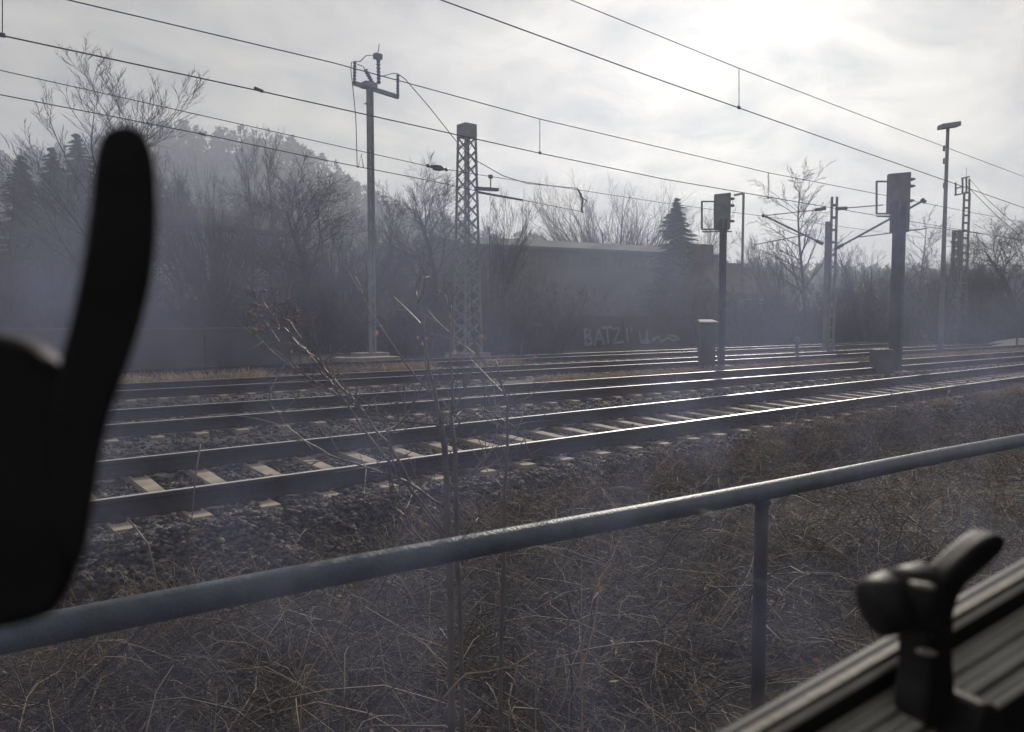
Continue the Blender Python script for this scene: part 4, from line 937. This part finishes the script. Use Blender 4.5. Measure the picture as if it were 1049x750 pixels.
# ------------------------------------------------------------------ foreground shrub behind the railing
def shrub():
    Z0 = 2.55
    base = at(464, 720, Z0)
    root = thing('bare_shrub', 'leggy leafless shrub with curled seed heads rising behind the handrail', 'shrub', (base[0], base[1], float(zg(base[0], base[1]))))
    gz = float(zg(base[0], base[1])) - 0.03
    r = np.random.default_rng(31)
    B = [([(464, 760), (463, 690), (461, 600), (459, 530), (456, 470), (452, 435)], 5.5, 3.8, 0.0, 'stem'),
         ([(474, 760), (472, 690), (470, 600), (467, 520), (466, 460), (463, 425)], 4.2, 3.0, 0.06, 'stem'),
         ([(510, 760), (513, 640), (516, 545), (521, 480), (522, 440), (519, 404), (508, 370)], 3.2, 1.2, -0.08, 'stem'),
         ([(452, 435), (445, 400), (439, 373), (431, 335), (425, 297)], 3.4, 1.2, 0.0, 'branch'),
         ([(463, 425), (462, 380), (461, 340), (461, 312)], 2.8, 1.0, 0.05, 'branch'),
         ([(463, 424), (472, 405), (481, 390), (488, 365), (494, 342)], 2.4, 0.9, 0.1, 'branch'),
         ([(455, 437), (448, 435), (413, 433), (387, 427), (366, 418), (350, 406), (322, 391), (291, 372), (268, 350), (242, 328)], 2.2, 0.8, -0.1, 'branch'),
         ([(458, 560), (421, 500), (410, 473), (394, 452), (379, 431), (362, 406), (341, 387), (328, 370), (317, 362), (300, 348), (288, 337), (278, 315), (255, 300)], 2.6, 0.9, -0.12, 'branch'),
         ([(456, 548), (417, 494), (394, 467), (371, 439), (345, 400), (325, 372), (306, 352), (290, 334), (289, 329), (294, 327), (299, 329)], 2.2, 0.8, -0.18, 'branch'),
         ([(455, 520), (413, 492), (387, 482), (352, 473), (309, 452), (290, 432), (278, 414)], 2.4, 0.8, -0.2, 'branch'),
         ([(454, 450), (447, 407), (430, 393), (397, 347), (373, 310), (368, 295), (365, 280)], 2.4, 0.7, 0.12, 'branch'),
         ([(462, 440), (476, 430), (500, 420), (514, 428), (530, 441), (540, 455), (546, 470)], 1.6, 0.7, 0.0, 'branch'),
         ([(466, 560), (490, 530), (520, 505), (562, 503), (575, 496)], 1.8, 0.7, -0.1, 'branch'),
         ([(460, 575), (430, 555), (412, 520), (405, 500), (396, 480)], 2.4, 1.0, -0.05, 'branch'),
         ([(420, 545), (400, 520), (398, 480), (403, 440), (420, 420)], 1.6, 0.7, -0.3, 'branch'),
         ([(463, 500), (480, 488), (505, 460), (512, 430), (505, 400)], 1.8, 0.7, 0.15, 'branch')]
    mm = Z0 / F
    twp, twr = [], []
    for pts, a, b_, dz, nm in B:
        zs = np.linspace(Z0, Z0 + dz * 1.4, len(pts)) if nm == 'branch' else [Z0 + dz] * len(pts)
        p3 = [at(x + r.normal(0, .8), y, z) for (x, y), z in zip(pts, zs)]
        if nm == 'stem': p3[0][2] = min(gz, p3[0][2])
        # refine into smooth curve
        P_ = []
        for i in range(len(p3) - 1):
            for t in (0, 0.34, 0.67): P_.append(p3[i] + (p3[i + 1] - p3[i]) * t)
        P_.append(p3[-1]); P_ = np.array(P_)
        for _ in range(2): P_[1:-1] = 0.25 * P_[:-2] + 0.5 * P_[1:-1] + 0.25 * P_[2:]
        P_[1:-1] += r.normal(0, 0.0022, P_[1:-1].shape)
        rad = np.linspace(a, b_, len(P_)) * mm * (0.8 if nm == 'stem' else 0.6)
        MB().tube(P_, rad, 6).build(nm, 'bark', root, smooth=True)
        for k in range(int(len(P_) * (0.9 if nm == 'branch' else 1.0))):
            i = r.integers(2, len(P_)); o = P_[i]; d = P_[i] - P_[i - 1]; d /= np.linalg.norm(d)
            nd = d * 0.6 + r.normal(0, 0.55, 3) + np.array((0, 0, 0.25)); nd /= np.linalg.norm(nd); L = r.uniform(0.03, 0.20)
            s = np.linspace(0, 1, 5)[:, None]; bend = r.normal(0, 0.2, 3)
            pt = o + (nd * s + bend * s ** 2 * 0.6) * L; twp.append(pt); twr.append(np.linspace(1.3, 0.6, 5) * mm * 0.6)
            if r.random() < .5:
                nd2 = nd + r.normal(0, .7, 3); nd2 /= np.linalg.norm(nd2); twp.append(pt[2] + nd2 * s * L * .5); twr.append(np.linspace(0.9, 0.5, 5) * mm * 0.5)
    Vv, Ff = np_tubes(np.array(twp), np.array(twr), 4); tag(link('twigs', np_mesh('twigs', Vv, Ff), 'twig', root), kind='stuff')
    # curled seed heads
    for (x, y, dz) in [(255, 300, -.12), (268, 299, -.1), (282, 299, -.14), (264, 313, -.12), (278, 315, -.1), (291, 311, -.15), (303, 317, -.12), (256, 318, -.08), (263, 326, -.12), (272, 338, -.1), (299, 328, -.18), (262, 338, -.15)]:
        c = at(x, y, Z0 + dz * 1.4); b = MB(); src = at(284 + r.uniform(-4, 6), 333 + r.uniform(-4, 4), Z0 - .17)
        b.tube([src, (src + c) / 2 + r.normal(0, .006, 3), c], 0.0012, 4)
        for k in range(9):
            d = r.normal(0, 1, 3); d /= np.linalg.norm(d); e = np.cross(d, (0.2, 0.4, 0.9)); L = r.uniform(0.014, 0.028)
            b.tube([c, c + d * L * .6 + e * L * .2, c + d * L * .8 + e * L * .7, c + d * L * .35 + e * L], (0.0022, 0.0024, 0.002, 0.001), 4)
        b.build('seed_head', 'seed_head', root)
    # last backlit leaves
    for (x, y, dz, s_) in [(386, 341, .15, .011), (390, 334, .15, .007), (433, 352, 0, .009), (437, 347, 0, .008), (428, 346, 0, .007), (461, 324, .05, .007), (461, 333, .05, .009), (466, 361, .05, .010), (459, 364, .05, .006), (494, 344, .1, .008), (497, 347, .1, .006), (318, 366, -.15, .007), (549, 366, 0, .006), (299, 360, -.15, .006)]:
        c = at(x, y, Z0 + dz); s_ *= 0.8; b = MB(); d = V3((r.normal(0, .3), r.normal(0, .3), r.choice((-1, 1)))); d /= np.linalg.norm(d); e = np.cross(d, FW); e /= np.linalg.norm(e)
        P_ = []
        rows = 6
        for k in range(rows):
            t = k / (rows - 1); w = s_ * .75 * math.sin(math.pi * min(1, t * .95 + .05)) ; cu = FW * s_ * .8 * (t - .5) ** 2
            for q in (-1, 0, 1): P_.append(c + d * s_ * 2.2 * (t - .5) + e * w * q + cu - FW * abs(q) * w * .45)
        fs = []
        for k in range(rows - 1):
            for q in (0, 1): fs.append((3 * k + q, 3 * k + q + 1, 3 * k + 4 + q, 3 * k + 3 + q))
        b.add(P_, fs).build('leaf', 'orange_leaf', root, smooth=True)
shrub()
# single conspicuous dry stalks
STK = [([(626, 577), (616, 589), (609, 608), (603, 632), (597, 659)], 2.35, 1.4, 'pale broken dry stalk leaning right of the shrub, upper of two'),
       ([(614, 592), (613, 610), (609, 640), (601, 670), (592, 700), (583, 720)], 2.3, 1.7, 'long pale dry stalk curving down below the handrail centre'),
       ([(455, 715), (467, 700), (478, 690), (500, 688), (525, 682), (549, 667)], 2.3, 1.6, 'pale curved twig lying low at bottom centre'),
       ([(531, 677), (527, 695), (522, 715)], 2.25, 1.2, 'short upright dry stalk right of the curved twig'),
       ([(358, 617), (354, 630), (341, 652), (325, 675), (313, 696), (308, 712)], 2.2, 1.6, 'pale dry stalk left of the shrub below the handrail'),
       ([(612, 540), (604, 560), (596, 572)], 2.4, 1.1, 'short pale stalk just under the handrail right of centre'),
       ([(130, 530), (152, 558), (160, 592), (161, 625)], 3.6, 2.0, 'curved grey stem on the ballast slope at left'),
       ([(205, 455), (200, 490), (197, 525), (194, 560)], 3.2, 1.8, 'upright forked grey stem in front of the nearest track at left'),
       ([(1010, 470), (1014, 480), (1018, 492)], 4.4, 1.2, 'small bent pale stalk under the right end of the handrail')]
for pts, Z, w, lb in STK:
    p3 = [at(x, y, Z) for x, y in pts]; rr = np.linspace(w, w * .5, len(p3)) * Z / F * .55
    g = p3[-1].copy(); g[2] = float(zg(g[0], g[1])) - 0.02
    if g[2] < p3[-1][2]: p3.append(g); rr = list(rr) + [rr[-1]]
    tag(MB().tube(p3, rr, 5).build('dry_stalk', 'straw' if 'pale' in lb or 'dry' in lb else 'twig', smooth=True), lb, 'stalk', 'dry stalks in the near scrub')

# ------------------------------------------------------------------ handrail
def handrail():
    zc = H - 0.62; R = 0.033
    root = thing('handrail', 'blue grey tubular steel handrail running across the foreground', 'railing', (0.95, 1.67, -0.45))
    pts = [V3((x, 1.775 - 0.1085 * x + 0.004 * math.sin(x * 1.3), zc + 0.003 * math.sin(x * 2.1))) for x in np.linspace(-3.0, 9.0, 40)]
    MB().tube(pts, R, 20).build('pipe', 'handrail', root, smooth=True)
    for xx in (2.46, -0.9, 5.6):
        y = 1.775 - 0.1085 * xx
        MB().tube([(xx, y, zc - R * .6), (xx, y, -0.55)], R * .75, 16).build('post', 'post_steel', root, smooth=True)
        MB().tube([(xx, y, zc - R - .004), (xx, y, zc - R - .014)], R * 1.0, 16).build('weld_collar', 'post_steel', root, smooth=True)
handrail()

# ------------------------------------------------------------------ camper van window in the immediate foreground
vd = ray(2200, -80); vd = vd / np.linalg.norm(vd)                 # along the van side
vn = np.cross((0, 0, 1.0), vd); vn /= np.linalg.norm(vn)          # outwards
if vn @ FW < 0: vn = -vn
vu = np.cross(vd, vn); vu = vu if vu[2] > 0 else -vu
def vp(u, p, w): return EYE + vd * u + vn * p + vu * w
def vbox(b, u0, u1, p0, p1, w0, w1): return b.obox(vp((u0 + u1) / 2, (p0 + p1) / 2, (w0 + w1) / 2), vd * (u1 - u0) / 2, vn * (p1 - p0) / 2, vu * (w1 - w0) / 2)
def onp(x, y, p): r = ray(x, y); return EYE + r * (p / (r @ vn))
win = thing('camper_window', 'dusty camper van window with pale frame strips and black latches, nearest the viewer', 'window', tuple(vp(0.3, 0.25, -0.26)))
PG = 0.25; U0, U1, W0, W1 = -0.10, 1.25, -0.27, 0.52
vbox(MB(), U0 - .01, U1 + .01, PG, PG + 0.003, W0 - .01, W1 + .01).build('pane', 'dusty_pane', win)
# stepped sill: pale treads on dark risers, going down towards the viewer
def rat(y): r = ray(1049, y); return -(r @ vu) / (r @ vn)
pp = 0.2475; ww = -rat(582) * pp
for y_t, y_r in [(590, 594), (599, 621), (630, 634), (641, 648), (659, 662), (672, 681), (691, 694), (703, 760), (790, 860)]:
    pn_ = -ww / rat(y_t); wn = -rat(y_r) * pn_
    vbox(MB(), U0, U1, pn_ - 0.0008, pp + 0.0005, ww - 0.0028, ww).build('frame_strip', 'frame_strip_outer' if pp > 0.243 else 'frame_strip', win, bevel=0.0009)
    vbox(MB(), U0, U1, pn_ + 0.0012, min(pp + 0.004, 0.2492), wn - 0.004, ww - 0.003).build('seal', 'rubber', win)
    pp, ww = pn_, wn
# outer frame lip beyond the pane
vbox(MB(), U0, U1, 0.258, 0.264, -rat(574) * 0.262 - .012, -rat(574) * 0.262).build('outer_lip', 'rubber', win, bevel=0.0015)
# jamb and head
vbox(MB(), U0 - .05, U0 - .002, 0.205, 0.262, -0.40, W1 + .05).build('jamb', 'rubber', win, bevel=0.004)
vbox(MB(), U1 + .002, U1 + .05, 0.205, 0.262, -0.40, W1 + .05).build('jamb', 'rubber', win, bevel=0.004)
vbox(MB(), U0, U1, 0.205, 0.262, W1 + .002, W1 + .05).build('head', 'rubber', win, bevel=0.004)

def rounded(poly, n=3):                                            # Chaikin smoothing of a closed outline
    P_ = [np.array(p, float) for p in poly]
    for _ in range(n):
        Q = []
        for a, b in zip(P_, P_[1:] + P_[:1]): Q += [a * .75 + b * .25, a * .25 + b * .75]
        P_ = Q
    return P_
def outline_part(name, px, p, th, m, parent, bevel, sm=2):
    poly = [onp(x, y, p) for x, y in rounded(px, sm)]
    bm = bmesh.new(); vs_ = [bm.verts.new(q) for q in poly]; f = bm.faces.new(vs_)
    ext = bmesh.ops.extrude_face_region(bm, geom=[f]); bmesh.ops.translate(bm, vec=Vector(tuple(vn * th)), verts=[g for g in ext['geom'] if isinstance(g, bmesh.types.BMVert)])
    bmesh.ops.recalc_face_normals(bm, faces=bm.faces); me = bpy.data.meshes.new(name); bm.to_mesh(me); bm.free()
    o = link(name, me, m, parent); bv = o.modifiers.new('bevel', 'BEVEL'); bv.width = bevel; bv.segments = 4; bv.limit_method = 'ANGLE'; bv.angle_limit = math.radians(50)
    return o
# left latch: on the window jamb, close to the lens
LP = 0.196
lat = outline_part('window_latch', [(-140, 335), (-60, 332), (0, 342), (34, 352), (58, 372), (90, 420), (98, 500), (82, 580), (70, 615), (48, 638), (0, 650), (-60, 655), (-140, 650)], LP, 0.022, 'black_plastic', win, 0.004)
tag(lat, 'large blurred black latch body at the left edge')
lv = outline_part('lever', [(56, 384), (72, 330), (84, 270), (92, 210), (96, 165), (102, 138), (118, 127), (136, 127), (152, 138), (161, 165), (163, 230), (156, 290), (142, 345), (124, 395), (106, 450), (96, 520), (84, 590), (60, 560), (50, 470)], LP - 0.006, 0.012, 'black_plastic', lat, 0.0035)
lv.matrix_parent_inverse = Matrix.Translation(-Vector(win.location)).inverted() if False else Matrix.Identity(4)
# right latch: on the sill
RP = 0.222
lr = outline_part('window_latch', [(948, 620), (964, 612), (980, 622), (977, 670), (980, 705), (980, 735), (964, 750), (948, 744), (948, 722), (953, 700), (953, 655)], RP - 0.016, 0.016, 'black_plastic', win, 0.002)
tag(lr, 'black latch on the sill with raised lever at lower right')
lever2 = outline_part('lever', [(953, 645), (958, 612), (972, 590), (998, 565), (1016, 551), (1029, 547), (1034, 554), (1030, 567), (1012, 584), (990, 602), (981, 622), (978, 650), (965, 660)], RP - 0.024, 0.012, 'black_plastic', lr, 0.003)
kn = MB(); c0 = onp(895, 623, RP - .012); c1 = onp(953, 606, RP - .02); rk = 0.0116
kn.tube([c0 + (c0 - c1) * .10, c0 + (c0 - c1) * .06, c0, c0 * .62 + c1 * .38, c0 * .60 + c1 * .40, c0 * .57 + c1 * .43, c0 * .55 + c1 * .45, c1, c1 + (c1 - c0) * .05], (rk * .6, rk * .88, rk * 1.0, rk * 1.08, rk * .98, rk * .98, rk * 1.1, rk * 1.06, rk * .8), 28).build('knob', 'black_plastic', lr, smooth=True)
outline_part('pivot_pin', [(940, 597), (952, 599), (960, 600), (959, 605), (947, 604), (940, 602)], RP - 0.034, 0.004, 'frame_strip', lr, 0.0006)
outline_part('striker_plate', [(944, 666), (961, 667), (961, 673), (944, 672)], RP - 0.020, 0.003, 'frame_strip', lr, 0.0005)
outline_part('latch_foot', [(1000, 745), (1012, 720), (1030, 726), (1034, 760), (1040, 800), (1000, 800)], RP - 0.03, 0.02, 'black_plastic', win, 0.003)

# van shell around the viewer, seen only as darkness behind the window
van = thing('camper_van', 'dark interior wall of the camper van around the window', 'van', tuple(vp(0.5, -0.6, -1.6)))
a, b_ = 0.225, 0.268
WL = ww - 0.005
for nm, (u0, u1, p0, p1, w0, w1) in {'side_wall': (-1.6, U0 - .052, a, b_, -1.2, 0.95), 'side_wall.001': (U1 + .052, 2.6, a, b_, -1.2, 0.95), 'lower_wall': (U0 - .05, U1 + .05, 0.10, b_ - .02, -1.2, WL), 'upper_wall': (U0 - .05, U1 + .05, a, b_, W1 + .052, 0.95),
             'roof': (-1.6, 2.6, -0.30, b_, 0.952, 1.0), 'roof.001': (-1.6, 2.6, -1.7, -1.1, 0.952, 1.0), 'roof.002': (0.6, 2.6, -1.098, -0.302, 0.952, 1.0), 'rear_wall': (-1.65, -1.602, -1.7, b_, -1.25, 1.0), 'front_wall': (2.602, 2.65, -1.7, b_, -1.25, 1.0), 'opposite_wall': (-1.6, 2.6, -1.75, -1.702, -1.25, -0.25), 'opposite_wall.001': (-0.3, 2.6, -1.75, -1.702, -0.248, 1.0), 'floor_panel': (-1.6, 2.6, -1.7, b_, -1.25, -1.202)}.items():  # gaps in roof and opposite wall are added to light the sill
    vbox(MB(), u0, u1, p0, p1, w0, w1).build(nm.split('.')[0], 'van_panel', van)

# ------------------------------------------------------------------ haze
hz = MB().box(-600, 900, -120, 620, -4, 95).build('haze', None)
m = bpy.data.materials.new('haze'); m.use_nodes = True; t = m.node_tree; t.nodes.clear()
o = _node(t, 'ShaderNodeOutputMaterial'); pv = _node(t, 'ShaderNodeVolumePrincipled'); pv.inputs['Color'].default_value = (0.80, 0.88, 1.0, 1); pv.inputs['Density'].default_value = 0.0020; pv.inputs['Anisotropy'].default_value = 0.3
lk(t, pv.outputs[0], o.inputs['Volume']); hz.data.materials.append(m)
tag(hz, 'thin pale winter haze filling the air', 'haze', kind='stuff')
